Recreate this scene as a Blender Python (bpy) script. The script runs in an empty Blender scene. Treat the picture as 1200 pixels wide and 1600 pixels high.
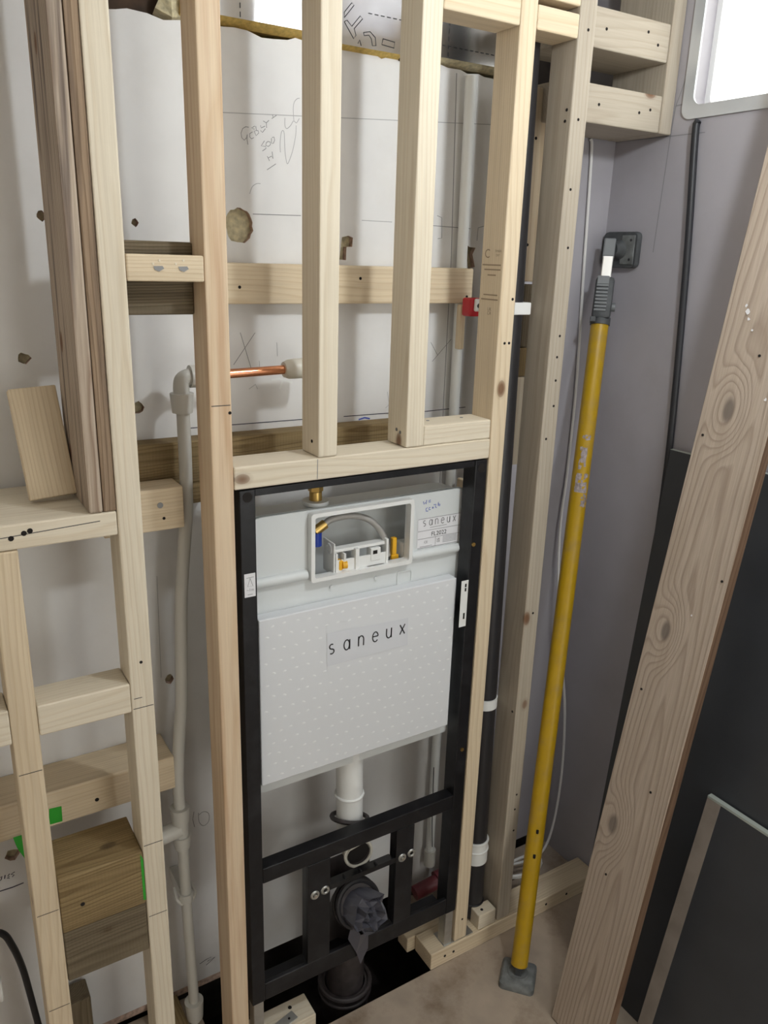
import bpy, bmesh, math, random
from mathutils import Vector, Matrix
from mathutils.geometry import tessellate_polygon

scene = bpy.context.scene
COL = scene.collection
rnd = random.Random(7)
V = Vector
PI = math.pi

# ------------------------------------------------------------------ camera
cam_data = bpy.data.cameras.new('camera')
cam = bpy.data.objects.new('camera', cam_data)
COL.objects.link(cam)
cam_data.sensor_fit = 'HORIZONTAL'
cam_data.sensor_width = 36.0
cam_data.lens = 36.0 * 1246.71 / 1200.0
cam_data.clip_start = 0.02
R0 = (0.85255525, -0.13486979, 0.50493533)
R1 = (-0.52176978, -0.27527896, 0.80745142)
R2 = (0.03009728, -0.95185694, -0.3050615)
cam.matrix_world = Matrix(((R0[0], -R0[1], -R0[2], -0.44735679),
                           (R1[0], -R1[1], -R1[2], -1.14934278),
                           (R2[0], -R2[1], -R2[2], 1.575),
                           (0, 0, 0, 1)))
scene.camera = cam

# ------------------------------------------------------------------ world, view
world = bpy.data.worlds.new('daylight')
scene.world = world
world.use_nodes = True
bg = world.node_tree.nodes['Background']
bg.inputs[0].default_value = (1.0, 0.96, 0.92, 1)
bg.inputs[1].default_value = 3.7
scene.view_settings.view_transform = 'Standard'
scene.view_settings.look = 'None'
scene.view_settings.exposure = 0.0
scene.view_settings.gamma = 1.0
scene.view_settings.use_curve_mapping = False

# room: x to the right along the stud wall, y away from the camera, z up
YW = 0.21      # face of the plasterboard behind the studs
XR = 0.967     # face of the right wall
XL, YF, ZC = -0.86, -2.2, 2.36
ZS = -0.28     # ground below the floor boards
REAR_FILL = (0.08, 0.93, 0.20, 1.95)      # x0, x1, z0, z1 of the unseen window added behind the photographer for fill light
SIDE_WIN = (-0.80, 0.028, 1.862, 2.26)    # y0, y1, z0, z1 of the window in the right wall

def portal(name, loc, rot, sx, sy):
    l = bpy.data.lights.new(name, 'AREA')
    l.shape = 'RECTANGLE'; l.size = sx; l.size_y = sy
    l.cycles.is_portal = True
    o = bpy.data.objects.new(name, l)
    COL.objects.link(o)
    o.location = loc; o.rotation_euler = rot
portal('rear_fill_portal', ((REAR_FILL[0] + REAR_FILL[1]) / 2, YF - 0.1, (REAR_FILL[2] + REAR_FILL[3]) / 2),
       (PI / 2, 0, 0), REAR_FILL[1] - REAR_FILL[0], REAR_FILL[3] - REAR_FILL[2])
portal('side_window_portal', (XR + 0.08, (SIDE_WIN[0] + SIDE_WIN[1]) / 2, (SIDE_WIN[2] + SIDE_WIN[3]) / 2),
       (0, PI / 2, 0), SIDE_WIN[3] - SIDE_WIN[2], SIDE_WIN[1] - SIDE_WIN[0])

# ------------------------------------------------------------------ materials
def new_mat(name):
    m = bpy.data.materials.new(name)
    m.use_nodes = True
    nt = m.node_tree
    return m, nt, nt.nodes['Principled BSDF']

def plain(name, col, rough=0.5, metal=0.0, var=0.0, vscale=30.0, bump=0.0, bscale=200.0, stain=None, stain_amt=0.0, stain_scale=6.0, spec=0.5):
    m, nt, p = new_mat(name)
    p.inputs['Roughness'].default_value = rough
    p.inputs['Metallic'].default_value = metal
    p.inputs['Specular IOR Level'].default_value = spec
    p.inputs['Base Color'].default_value = (*col, 1)
    L = nt.links
    tc = nt.nodes.new('ShaderNodeNewGeometry')
    last = None
    if var > 0:
        n = nt.nodes.new('ShaderNodeTexNoise'); n.inputs['Scale'].default_value = vscale; n.inputs['Detail'].default_value = 5
        L.new(tc.outputs['Position'], n.inputs['Vector'])
        r = nt.nodes.new('ShaderNodeValToRGB')
        r.color_ramp.elements[0].position = 0.3; r.color_ramp.elements[1].position = 0.7
        r.color_ramp.elements[0].color = (*[c * (1 - var) for c in col], 1)
        r.color_ramp.elements[1].color = (*[min(1, c * (1 + var)) for c in col], 1)
        L.new(n.outputs['Fac'], r.inputs['Fac'])
        last = r.outputs['Color']
    if stain:
        n2 = nt.nodes.new('ShaderNodeTexNoise'); n2.inputs['Scale'].default_value = stain_scale; n2.inputs['Detail'].default_value = 7
        n2.inputs['Roughness'].default_value = 0.65
        L.new(tc.outputs['Position'], n2.inputs['Vector'])
        r2 = nt.nodes.new('ShaderNodeValToRGB')
        r2.color_ramp.elements[0].position = 0.5; r2.color_ramp.elements[1].position = 0.72
        r2.color_ramp.elements[0].color = (0, 0, 0, 1); r2.color_ramp.elements[1].color = (stain_amt,) * 3 + (1,)
        L.new(n2.outputs['Fac'], r2.inputs['Fac'])
        mx = nt.nodes.new('ShaderNodeMix'); mx.data_type = 'RGBA'
        if last: L.new(last, mx.inputs[6])
        else: mx.inputs[6].default_value = (*col, 1)
        mx.inputs[7].default_value = (*stain, 1)
        L.new(r2.outputs['Color'], mx.inputs[0])
        last = mx.outputs[2]
    if last:
        L.new(last, p.inputs['Base Color'])
    if bump > 0:
        n3 = nt.nodes.new('ShaderNodeTexNoise'); n3.inputs['Scale'].default_value = bscale; n3.inputs['Detail'].default_value = 4
        L.new(tc.outputs['Position'], n3.inputs['Vector'])
        b = nt.nodes.new('ShaderNodeBump'); b.inputs['Strength'].default_value = bump; b.inputs['Distance'].default_value = 0.002
        L.new(n3.outputs['Fac'], b.inputs['Height']); L.new(b.outputs['Normal'], p.inputs['Normal'])
    return m

def wood(name, light, dark, knot=(0.16, 0.07, 0.03), ring=0.006, contrast=0.55, streak=0.35, streak_col=None, rough=0.65, bump=0.25, knots=0.085, saw=0.0, fibre=0.5, spots=()):
    """Timber: growth rings around a pith line, fibre streaks and knots, in the piece's own grain coordinates."""
    m, nt, p = new_mat(name)
    N, L = nt.nodes, nt.links
    p.inputs['Roughness'].default_value = rough
    p.inputs['Specular IOR Level'].default_value = 0.3
    at = N.new('ShaderNodeAttribute'); at.attribute_name = 'grain'
    def mapping(s):
        mp = N.new('ShaderNodeMapping'); mp.inputs['Scale'].default_value = s
        L.new(at.outputs['Vector'], mp.inputs['Vector']); return mp.outputs['Vector']
    # warp
    wn = N.new('ShaderNodeTexNoise'); wn.inputs['Scale'].default_value = 1; wn.inputs['Detail'].default_value = 2
    L.new(mapping((14, 14, 2.2)), wn.inputs['Vector'])
    sub = N.new('ShaderNodeVectorMath'); sub.operation = 'SUBTRACT'; sub.inputs[1].default_value = (0.5, 0.5, 0.5)
    L.new(wn.outputs['Color'], sub.inputs[0])
    sc = N.new('ShaderNodeVectorMath'); sc.operation = 'MULTIPLY'; sc.inputs[1].default_value = (0.022, 0.022, 0)
    L.new(sub.outputs[0], sc.inputs[0])
    add = N.new('ShaderNodeVectorMath'); add.operation = 'ADD'
    L.new(mapping((1, 1, 0.02)), add.inputs[0]); L.new(sc.outputs[0], add.inputs[1])
    ringvec = add.outputs[0]
    spot_d = []
    for gx, ga, rad in spots:      # large knots at given places: the rings bend round them
        sb = N.new('ShaderNodeVectorMath'); sb.operation = 'SUBTRACT'; sb.inputs[1].default_value = (gx, 0, ga)
        L.new(at.outputs['Vector'], sb.inputs[0])
        ml = N.new('ShaderNodeVectorMath'); ml.operation = 'MULTIPLY'; ml.inputs[1].default_value = (1, 0, 0.5)
        L.new(sb.outputs[0], ml.inputs[0])
        ln = N.new('ShaderNodeVectorMath'); ln.operation = 'LENGTH'; L.new(ml.outputs[0], ln.inputs[0])
        spot_d.append((ln.outputs['Value'], rad))
        mr = N.new('ShaderNodeMapRange'); mr.interpolation_type = 'SMOOTHERSTEP'
        mr.inputs['From Min'].default_value = 0; mr.inputs['From Max'].default_value = rad * 5.5
        mr.inputs['To Min'].default_value = 0.05; mr.inputs['To Max'].default_value = 0.0
        L.new(ln.outputs['Value'], mr.inputs['Value'])
        cx = N.new('ShaderNodeCombineXYZ'); L.new(mr.outputs[0], cx.inputs['Y'])
        ad_ = N.new('ShaderNodeVectorMath'); ad_.operation = 'ADD'
        L.new(ringvec, ad_.inputs[0]); L.new(cx.outputs[0], ad_.inputs[1]); ringvec = ad_.outputs[0]
    wv = N.new('ShaderNodeTexWave'); wv.wave_type = 'RINGS'; wv.rings_direction = 'Z'; wv.wave_profile = 'SAW'
    wv.inputs['Scale'].default_value = 2 * PI / (20 * ring)
    wv.inputs['Distortion'].default_value = 0.0
    L.new(ringvec, wv.inputs['Vector'])
    cr = N.new('ShaderNodeValToRGB')
    e = cr.color_ramp.elements
    e[0].position = 0.0; e[0].color = (0, 0, 0, 1)
    e[1].position = 0.85; e[1].color = (contrast,) * 3 + (1,)
    k = e.new(0.55); k.color = (contrast * 0.18,) * 3 + (1,)
    k = e.new(1.0); k.color = (0.0, 0.0, 0.0, 1)
    L.new(wv.outputs['Fac'], cr.inputs['Fac'])
    m1 = N.new('ShaderNodeMix'); m1.data_type = 'RGBA'
    m1.inputs[6].default_value = (*light, 1); m1.inputs[7].default_value = (*dark, 1)
    L.new(cr.outputs['Color'], m1.inputs[0])
    # fibres
    fn = N.new('ShaderNodeTexNoise'); fn.inputs['Scale'].default_value = 1; fn.inputs['Detail'].default_value = 4
    L.new(mapping((420, 420, 9)), fn.inputs['Vector'])
    fr = N.new('ShaderNodeValToRGB'); fr.color_ramp.elements[0].position = 0.35; fr.color_ramp.elements[1].position = 0.75
    fr.color_ramp.elements[0].color = (0, 0, 0, 1); fr.color_ramp.elements[1].color = (0.35 * fibre,) * 3 + (1,)
    L.new(fn.outputs['Fac'], fr.inputs['Fac'])
    m2 = N.new('ShaderNodeMix'); m2.data_type = 'RGBA'
    L.new(fr.outputs['Color'], m2.inputs[0]); L.new(m1.outputs[2], m2.inputs[6])
    m2.inputs[7].default_value = (*[c * 0.62 for c in dark], 1)
    # broad streaks
    sn = N.new('ShaderNodeTexNoise'); sn.inputs['Scale'].default_value = 1; sn.inputs['Detail'].default_value = 3
    L.new(mapping((70, 70, 3)), sn.inputs['Vector'])
    sr = N.new('ShaderNodeValToRGB'); sr.color_ramp.elements[0].position = 0.48; sr.color_ramp.elements[1].position = 0.72
    sr.color_ramp.elements[0].color = (0, 0, 0, 1); sr.color_ramp.elements[1].color = (streak,) * 3 + (1,)
    L.new(sn.outputs['Fac'], sr.inputs['Fac'])
    m3 = N.new('ShaderNodeMix'); m3.data_type = 'RGBA'
    L.new(sr.outputs['Color'], m3.inputs[0]); L.new(m2.outputs[2], m3.inputs[6])
    m3.inputs[7].default_value = (*(streak_col or [c * 0.72 for c in dark]), 1)
    # knots
    vo = N.new('ShaderNodeTexVoronoi'); vo.feature = 'F1'; vo.inputs['Scale'].default_value = 1
    vo.inputs['Randomness'].default_value = 1.0
    kadd = N.new('ShaderNodeVectorMath'); kadd.operation = 'ADD'
    ks = N.new('ShaderNodeVectorMath'); ks.operation = 'SCALE'; ks.inputs['Scale'].default_value = 0.05
    L.new(wn.outputs['Color'], ks.inputs[0])
    L.new(mapping((9, 9, 5.5)), kadd.inputs[0]); L.new(ks.outputs[0], kadd.inputs[1])
    L.new(kadd.outputs[0], vo.inputs['Vector'])
    kr = N.new('ShaderNodeValToRGB')
    e = kr.color_ramp.elements
    e[0].position = knots * 0.55; e[0].color = (0.9, 0.9, 0.9, 1)
    e[1].position = knots * 1.5; e[1].color = (0, 0, 0, 1)
    k = e.new(knots); k.color = (0.55, 0.55, 0.55, 1)
    k = e.new(knots * 1.06); k.color = (0.20, 0.20, 0.20, 1)
    L.new(vo.outputs['Distance'], kr.inputs['Fac'])
    m4 = N.new('ShaderNodeMix'); m4.data_type = 'RGBA'
    L.new(kr.outputs['Color'], m4.inputs[0]); L.new(m3.outputs[2], m4.inputs[6])
    m4.inputs[7].default_value = (*knot, 1)
    fin = m4.outputs[2]
    for dsock, rad in spot_d:
        rp = N.new('ShaderNodeMapRange'); rp.interpolation_type = 'SMOOTHSTEP'
        rp.inputs['From Min'].default_value = rad * 0.55; rp.inputs['From Max'].default_value = rad * 1.25
        rp.inputs['To Min'].default_value = 0.8; rp.inputs['To Max'].default_value = 0.0
        L.new(dsock, rp.inputs['Value'])
        m5 = N.new('ShaderNodeMix'); m5.data_type = 'RGBA'; m5.inputs[7].default_value = (*knot, 1)
        L.new(rp.outputs[0], m5.inputs[0]); L.new(fin, m5.inputs[6]); fin = m5.outputs[2]
    L.new(fin, p.inputs['Base Color'])
    # relief
    ad = N.new('ShaderNodeMath'); ad.operation = 'MULTIPLY_ADD'; ad.inputs[1].default_value = 0.6
    L.new(fn.outputs['Fac'], ad.inputs[0]); L.new(cr.outputs['Color'], ad.inputs[2])
    h = ad.outputs[0]
    if saw > 0:
        sw = N.new('ShaderNodeTexWave'); sw.bands_direction = 'Z'; sw.inputs['Scale'].default_value = 55; sw.inputs['Distortion'].default_value = 2.0
        L.new(mapping((1, 1, 1)), sw.inputs['Vector'])
        a2 = N.new('ShaderNodeMath'); a2.operation = 'MULTIPLY_ADD'; a2.inputs[1].default_value = saw
        L.new(sw.outputs['Fac'], a2.inputs[0]); L.new(h, a2.inputs[2]); h = a2.outputs[0]
    b = N.new('ShaderNodeBump'); b.inputs['Strength'].default_value = bump; b.inputs['Distance'].default_value = 0.0012
    L.new(h, b.inputs['Height']); L.new(b.outputs['Normal'], p.inputs['Normal'])
    return m

M = {}
M['cls'] = wood('planed_softwood', (0.74, 0.62, 0.45), (0.60, 0.46, 0.29), ring=0.0055, contrast=0.6, streak=0.25)
M['cls_white'] = wood('pale_whitewood', (0.77, 0.695, 0.56), (0.64, 0.53, 0.38), ring=0.007, contrast=0.5, streak=0.2)
M['cls_red'] = wood('red_streaked_softwood', (0.75, 0.60, 0.43), (0.62, 0.44, 0.27), ring=0.010, contrast=0.5, streak=0.5, streak_col=(0.45, 0.24, 0.12))
M['treated'] = wood('pressure_treated_timber', (0.31, 0.225, 0.11), (0.19, 0.125, 0.055), knot=(0.07, 0.045, 0.02), ring=0.0045, contrast=0.85, streak=0.5, bump=0.6, saw=0.12, fibre=0.9)
M['treated_grey'] = wood('weathered_treated_timber', (0.20, 0.16, 0.105), (0.11, 0.085, 0.05), knot=(0.07, 0.045, 0.02), ring=0.0045, contrast=0.85, streak=0.6, bump=0.6, saw=0.1, fibre=0.9)
M['cls_dimmed'] = wood('dimmed_softwood', (0.48, 0.425, 0.345), (0.38, 0.315, 0.24), ring=0.006, contrast=0.5, streak=0.3)  # stud softwood with the dim, hazy corner light painted into its colour
M['old'] = wood('old_sawn_timber', (0.52, 0.43, 0.34), (0.30, 0.21, 0.15), ring=0.006, contrast=0.9, streak=0.95, streak_col=(0.09, 0.065, 0.06), fibre=1.2, bump=0.8, rough=0.8)
M['old_face'] = wood('old_timber_brown', (0.38, 0.275, 0.185), (0.22, 0.15, 0.095), ring=0.006, contrast=0.9, streak=0.8, streak_col=(0.10, 0.07, 0.055), fibre=1.2, bump=0.5, rough=0.8)
M['plank'] = wood('salvaged_plank_timber', (0.52, 0.435, 0.36), (0.34, 0.265, 0.21), knot=(0.15, 0.125, 0.11), ring=0.0085, contrast=0.8, streak=0.35, streak_col=(0.36, 0.28, 0.21), bump=0.35, knots=0.01, fibre=0.9,
                  spots=((0.0195, 0.184, 0.0115), (0.0325, -0.238, 0.0105), (0.0405, -0.66, 0.0115)))
M['plank_edge'] = wood('plank_stained_edge', (0.20, 0.125, 0.08), (0.11, 0.06, 0.035), ring=0.005, contrast=0.8, streak=0.6)
M['rafter'] = plain('dark_roof_timber', (0.055, 0.03, 0.016), 0.8, var=0.4, vscale=40)
M['board'] = plain('plasterboard_paper', (0.77, 0.765, 0.765), 0.5, var=0.03, vscale=12, stain=(0.62, 0.58, 0.54), stain_amt=0.25, stain_scale=5)
M['gypsum'] = plain('broken_gypsum_edge', (0.52, 0.38, 0.31), 0.95, var=0.3, vscale=120, bump=0.4)
M['grey_board'] = plain('grey_plasterboard', (0.41, 0.395, 0.43), 0.55, var=0.03, vscale=9, stain=(0.29, 0.26, 0.25), stain_amt=0.3, stain_scale=3)
M['paint'] = plain('off_white_paint', (0.80, 0.74, 0.66), 0.7, var=0.03)
M['ceiling'] = plain('ceiling_paint', (0.78, 0.76, 0.73), 0.8)
M['cavity'] = plain('cavity_masonry', (0.05, 0.04, 0.035), 0.9, var=0.3)
M['earth'] = plain('ground_under_floor', (0.03, 0.022, 0.02), 0.95, var=0.4)
M['floor'] = plain('dusty_floor_board', (0.44, 0.36, 0.285), 0.55, var=0.14, vscale=14, stain=(0.17, 0.115, 0.075), stain_amt=0.9, stain_scale=7, bump=0.1, bscale=90)
M['foam'] = plain('yellow_insulation_foam', (0.62, 0.44, 0.13), 0.9, var=0.2, vscale=150, bump=0.3)
M['foam_pale'] = plain('pale_insulation_foam', (0.60, 0.54, 0.36), 0.9, var=0.25, vscale=120, bump=0.3)
M['foil'] = plain('insulation_foil', (0.75, 0.75, 0.76), 0.22, metal=1.0, var=0.05, bump=0.12, bscale=25)
M['print'] = plain('black_print', (0.03, 0.03, 0.035), 0.6)
M['pencil'] = plain('pencil_line', (0.26, 0.26, 0.27), 0.6)
M['pencil_faint'] = plain('faint_pencil_line', (0.42, 0.42, 0.43), 0.6)
M['ink'] = plain('dark_marker_line', (0.04, 0.04, 0.07), 0.5)
M['blue_ink'] = plain('blue_marker', (0.08, 0.12, 0.50), 0.5)
M['stamp'] = plain('stamp_ink', (0.30, 0.22, 0.14), 0.7)
M['steel_black'] = plain('black_powder_coat', (0.010, 0.010, 0.012), 0.35, var=0.3, vscale=40, stain=(0.05, 0.05, 0.055), stain_amt=0.4, stain_scale=14, spec=0.35)
M['screw'] = plain('screw_steel', (0.22, 0.22, 0.22), 0.5, metal=0.5)
M['zinc'] = plain('zinc_plate', (0.55, 0.55, 0.53), 0.5, metal=1.0, var=0.1, vscale=60)
M['hole'] = plain('dark_void', (0.012, 0.009, 0.008), 0.95)
M['tank'] = plain('white_tank_plastic', (0.84, 0.87, 0.875), 0.38)
def translucent(m, amt):
    nt = m.node_tree; p = nt.nodes['Principled BSDF']; out = nt.nodes['Material Output']
    t = nt.nodes.new('ShaderNodeBsdfTranslucent'); t.inputs[0].default_value = p.inputs['Base Color'].default_value
    mx = nt.nodes.new('ShaderNodeMixShader'); mx.inputs[0].default_value = amt
    nt.links.new(p.outputs[0], mx.inputs[1]); nt.links.new(t.outputs[0], mx.inputs[2]); nt.links.new(mx.outputs[0], out.inputs['Surface'])
translucent(M['tank'], 0.2)
M['white'] = plain('white_plastic', (0.82, 0.83, 0.82), 0.35)
M['pipe'] = plain('grey_white_pipe_plastic', (0.62, 0.61, 0.57), 0.4)
M['cream_pipe'] = plain('cream_pipe_plastic', (0.72, 0.69, 0.61), 0.35)
M['sticker'] = plain('clear_sticker', (0.72, 0.74, 0.785), 0.25)
M['paper'] = plain('white_label_paper', (0.80, 0.80, 0.83), 0.5)
M['brass'] = plain('brass', (0.62, 0.42, 0.14), 0.35, metal=1.0)
M['bluecap'] = plain('blue_plastic', (0.01, 0.04, 0.30), 0.4)
M['yellowpl'] = plain('amber_plastic', (0.85, 0.45, 0.02), 0.4)
M['hose'] = plain('braided_steel', (0.55, 0.54, 0.52), 0.4, metal=0.8, bump=0.6, bscale=900)
M['copper'] = plain('copper_tube', (0.80, 0.36, 0.20), 0.22, metal=1.0, var=0.08, vscale=60)
M['soil'] = plain('black_pipe_plastic', (0.022, 0.021, 0.024), 0.4)
M['soil_dusty'] = plain('dusty_dark_plastic', (0.045, 0.037, 0.038), 0.55, var=0.3, vscale=50)
M['bag'] = plain('grey_polythene', (0.085, 0.085, 0.105), 0.3)
M['maroon'] = plain('dark_red_plastic', (0.16, 0.03, 0.04), 0.4)
M['red'] = plain('red_plastic', (0.50, 0.02, 0.03), 0.4)
M['yellow'] = plain('yellow_tube_paint', (0.47, 0.29, 0.006), 0.4, var=0.06, vscale=25, stain=(0.30, 0.22, 0.12), stain_amt=0.35, stain_scale=22)
M['scuff'] = plain('worn_sticker', (0.34, 0.29, 0.29), 0.6, var=0.4, vscale=150)
M['rubber'] = plain('grey_rubber', (0.065, 0.07, 0.075), 0.6, var=0.25, vscale=60)
M['rubber_dusty'] = plain('dusty_rubber', (0.17, 0.18, 0.18), 0.7, var=0.3, vscale=50)
M['grip'] = plain('grey_grip_plastic', (0.17, 0.18, 0.19), 0.45)
M['chrome'] = plain('bright_steel', (0.72, 0.71, 0.69), 0.25, metal=1.0)
M['blackcable'] = plain('black_cable_sheath', (0.02, 0.021, 0.026), 0.45)
M['whitecable'] = plain('white_cable_sheath', (0.72, 0.71, 0.70), 0.45)
M['slate'] = plain('dark_grey_panel', (0.042, 0.045, 0.052), 0.42, var=0.12, vscale=8)
M['slate_edge'] = plain('pale_panel_edge', (0.27, 0.23, 0.20), 0.7, var=0.15, vscale=20)
M['glass_edge'] = plain('greenish_panel_edge', (0.40, 0.44, 0.41), 0.4)
M['green'] = plain('green_tape', (0.03, 0.36, 0.03), 0.45)
M['tape'] = plain('silver_tape', (0.66, 0.69, 0.73), 0.35, metal=0.4, bump=0.35, bscale=60)
M['upvc'] = plain('white_window_plastic', (0.80, 0.80, 0.80), 0.35)
M['eps'] = plain('white_polystyrene', (0.73, 0.75, 0.78), 0.45)
M['eps_dot'] = plain('polystyrene_bead', (0.84, 0.86, 0.88), 0.4)

def glass_mat():
    m, nt, p = new_mat('window_glass')
    out = nt.nodes['Material Output']
    tr = nt.nodes.new('ShaderNodeBsdfTransparent'); tr.inputs[0].default_value = (0.96, 0.98, 0.97, 1)
    gl = nt.nodes.new('ShaderNodeBsdfGlossy'); gl.inputs['Roughness'].default_value = 0.02
    mx = nt.nodes.new('ShaderNodeMixShader'); mx.inputs[0].default_value = 0.06
    nt.links.new(tr.outputs[0], mx.inputs[1]); nt.links.new(gl.outputs[0], mx.inputs[2])
    nt.links.new(mx.outputs[0], out.inputs['Surface'])
    return m
M['glass'] = glass_mat()

# ------------------------------------------------------------------ object helpers (all coordinates are world metres)
ORG = {}
def link(o, parent, origin, label, cat, group, kind):
    COL.objects.link(o)
    origin = V(origin)
    ORG[o.name] = origin
    if parent is not None:
        o.parent = parent
        o.location = origin - ORG[parent.name]
    else:
        o.location = origin
    if label: o['label'] = label
    if cat and parent is None: o['category'] = cat
    if group: o['group'] = group
    if kind: o['kind'] = kind
    return o

def thing(name, origin, label, cat, group=None, kind=None):
    return link(bpy.data.objects.new(name, None), None, origin, label, cat, group, kind)

def mk(name, verts, faces, mat, parent=None, label=None, cat=None, group=None, kind=None, smooth=False, grain=None, origin=None):
    verts = [V(v) for v in verts]
    if origin is None:
        n = len(verts)
        origin = V((sum(v.x for v in verts) / n, sum(v.y for v in verts) / n, min(v.z for v in verts)))
    me = bpy.data.meshes.new(name)
    me.from_pydata([v - V(origin) for v in verts], [], faces)
    me.materials.append(M[mat] if isinstance(mat, str) else mat)
    if smooth:
        me.polygons.foreach_set('use_smooth', [True] * len(me.polygons))
        try: me.set_sharp_from_angle(angle=math.radians(40))
        except Exception: pass
    if grain:
        a = me.attributes.new('grain', 'FLOAT_VECTOR', 'POINT')
        flat = []
        for v in verts: flat.extend(grain(v))
        a.data.foreach_set('vector', flat)
    me.update()
    return link(bpy.data.objects.new(name, me), parent, origin, label, cat, group, kind)

def obox_geo(c, ax, half, bev=0.0, seg=2):
    """Oriented box: centre, three unit axes, half sizes."""
    bm = bmesh.new()
    bmesh.ops.create_cube(bm, size=2.0)
    for v in bm.verts:
        v.co = V((v.co.x * half[0], v.co.y * half[1], v.co.z * half[2]))
    if bev > 0:
        bmesh.ops.bevel(bm, geom=list(bm.edges), offset=bev, segments=seg, affect='EDGES', profile=0.5, clamp_overlap=True)
    bm.verts.index_update()
    vs = [c + ax[0] * v.co.x + ax[1] * v.co.y + ax[2] * v.co.z for v in bm.verts]
    fs = [[v.index for v in f.verts] for f in bm.faces]
    bm.free()
    return vs, fs

EX, EY, EZ = V((1, 0, 0)), V((0, 1, 0)), V((0, 0, 1))
def box(name, lo, hi, mat, parent=None, bev=0.001, **k):
    lo, hi = V(lo), V(hi)
    vs, fs = obox_geo((lo + hi) / 2, (EX, EY, EZ), (hi - lo) / 2, min(bev, min((hi - lo)) * 0.45))
    return mk(name, vs, fs, mat, parent, **k)

def grain_fn(c, ax, tilt=None, off=None):
    ti = tilt if tilt is not None else (rnd.uniform(-0.022, 0.022), rnd.uniform(-0.022, 0.022))
    o = V((rnd.choice((-1, 1)) * rnd.uniform(0.012, 0.05), rnd.choice((-1, 1)) * rnd.uniform(0.012, 0.05), rnd.uniform(0, 20)))
    if off is not None: o = V(off)
    def g(v):
        d = v - c
        a = d.dot(ax[2])
        return (d.dot(ax[0]) + o.x + ti[0] * a, d.dot(ax[1]) + o.y + ti[1] * a, a + o.z)
    return g

def timber(name, lo, hi, axis, mat, parent=None, bev=0.0025, **k):
    """Axis-aligned length of timber, grain running along axis."""
    lo, hi = V(lo), V(hi)
    c = (lo + hi) / 2
    h = (hi - lo) / 2
    A = {'x': (EY, EZ, EX), 'y': (EZ, EX, EY), 'z': (EX, EY, EZ)}[axis]
    H = {'x': (h.y, h.z, h.x), 'y': (h.z, h.x, h.y), 'z': (h.x, h.y, h.z)}[axis]
    vs, fs = obox_geo(c, A, H, bev)
    return mk(name, vs, fs, mat, parent, grain=grain_fn(c, A), **k)

def otimber(name, c, ax, half, mat, parent=None, bev=0.002, tilt=None, off=None, **k):
    c = V(c)
    vs, fs = obox_geo(c, ax, half, bev)
    return mk(name, vs, fs, mat, parent, grain=grain_fn(c, ax, tilt, off), **k)

def frame_for(d):
    d = d.normalized()
    u = d.cross(EZ)
    if u.length < 1e-3: u = d.cross(EX)
    u.normalize()
    return u, u.cross(d).normalized(), d

def cyl_geo(a, b, r0, r1=None, n=20, caps=True, r_in=None):
    a, b = V(a), V(b)
    r1 = r0 if r1 is None else r1
    u, w, d = frame_for(b - a)
    vs, fs = [], []
    rings = [(a, r0), (b, r1)]
    if r_in: rings += [(b, r_in), (a, r_in)]
    for p, r in rings:
        for i in range(n):
            t = 2 * PI * i / n
            vs.append(p + (u * math.cos(t) + w * math.sin(t)) * r)
    m = len(rings)
    for j in range(m if r_in else m - 1):
        j2 = (j + 1) % m
        for i in range(n):
            k = (i + 1) % n
            fs.append([j * n + i, j * n + k, j2 * n + k, j2 * n + i])
    if caps and not r_in:
        fs.append(list(range(n))[::-1]); fs.append(list(range(n, 2 * n)))
    return vs, fs

def cyl(name, a, b, r, mat, parent=None, r1=None, n=20, r_in=None, **k):
    vs, fs = cyl_geo(a, b, r, r1, n, True, r_in)
    return mk(name, vs, fs, mat, parent, smooth=True, **k)

def smooth_path(pts, sub=6):
    pts = [V(p) for p in pts]
    out = []
    for i in range(len(pts) - 1):
        p0 = pts[max(i - 1, 0)]; p1 = pts[i]; p2 = pts[i + 1]; p3 = pts[min(i + 2, len(pts) - 1)]
        for s in range(sub):
            t = s / sub
            out.append(0.5 * ((2 * p1) + (p2 - p0) * t + (2 * p0 - 5 * p1 + 4 * p2 - p3) * t * t + (3 * p1 - p0 - 3 * p2 + p3) * t ** 3))
    out.append(pts[-1])
    return out

def tube_geo(path, r, n=12):
    path = [V(p) for p in path]
    vs, fs = [], []
    u = None
    for i, p in enumerate(path):
        d = (path[min(i + 1, len(path) - 1)] - path[max(i - 1, 0)]).normalized()
        if u is None:
            u = frame_for(d)[0]
        u = (u - d * u.dot(d)).normalized()
        w = d.cross(u)
        rr = r[i] if isinstance(r, (list, tuple)) else r
        for k in range(n):
            t = 2 * PI * k / n
            vs.append(p + (u * math.cos(t) + w * math.sin(t)) * rr)
    for i in range(len(path) - 1):
        for k in range(n):
            k2 = (k + 1) % n
            fs.append([i * n + k, i * n + k2, (i + 1) * n + k2, (i + 1) * n + k])
    fs.append(list(range(n))[::-1]); fs.append([(len(path) - 1) * n + k for k in range(n)])
    return vs, fs

def tube(name, pts, r, mat, parent=None, n=12, sub=6, **k):
    path = smooth_path(pts, sub) if sub > 1 else pts
    vs, fs = tube_geo(path, r, n)
    return mk(name, vs, fs, mat, parent, smooth=True, **k)

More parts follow.
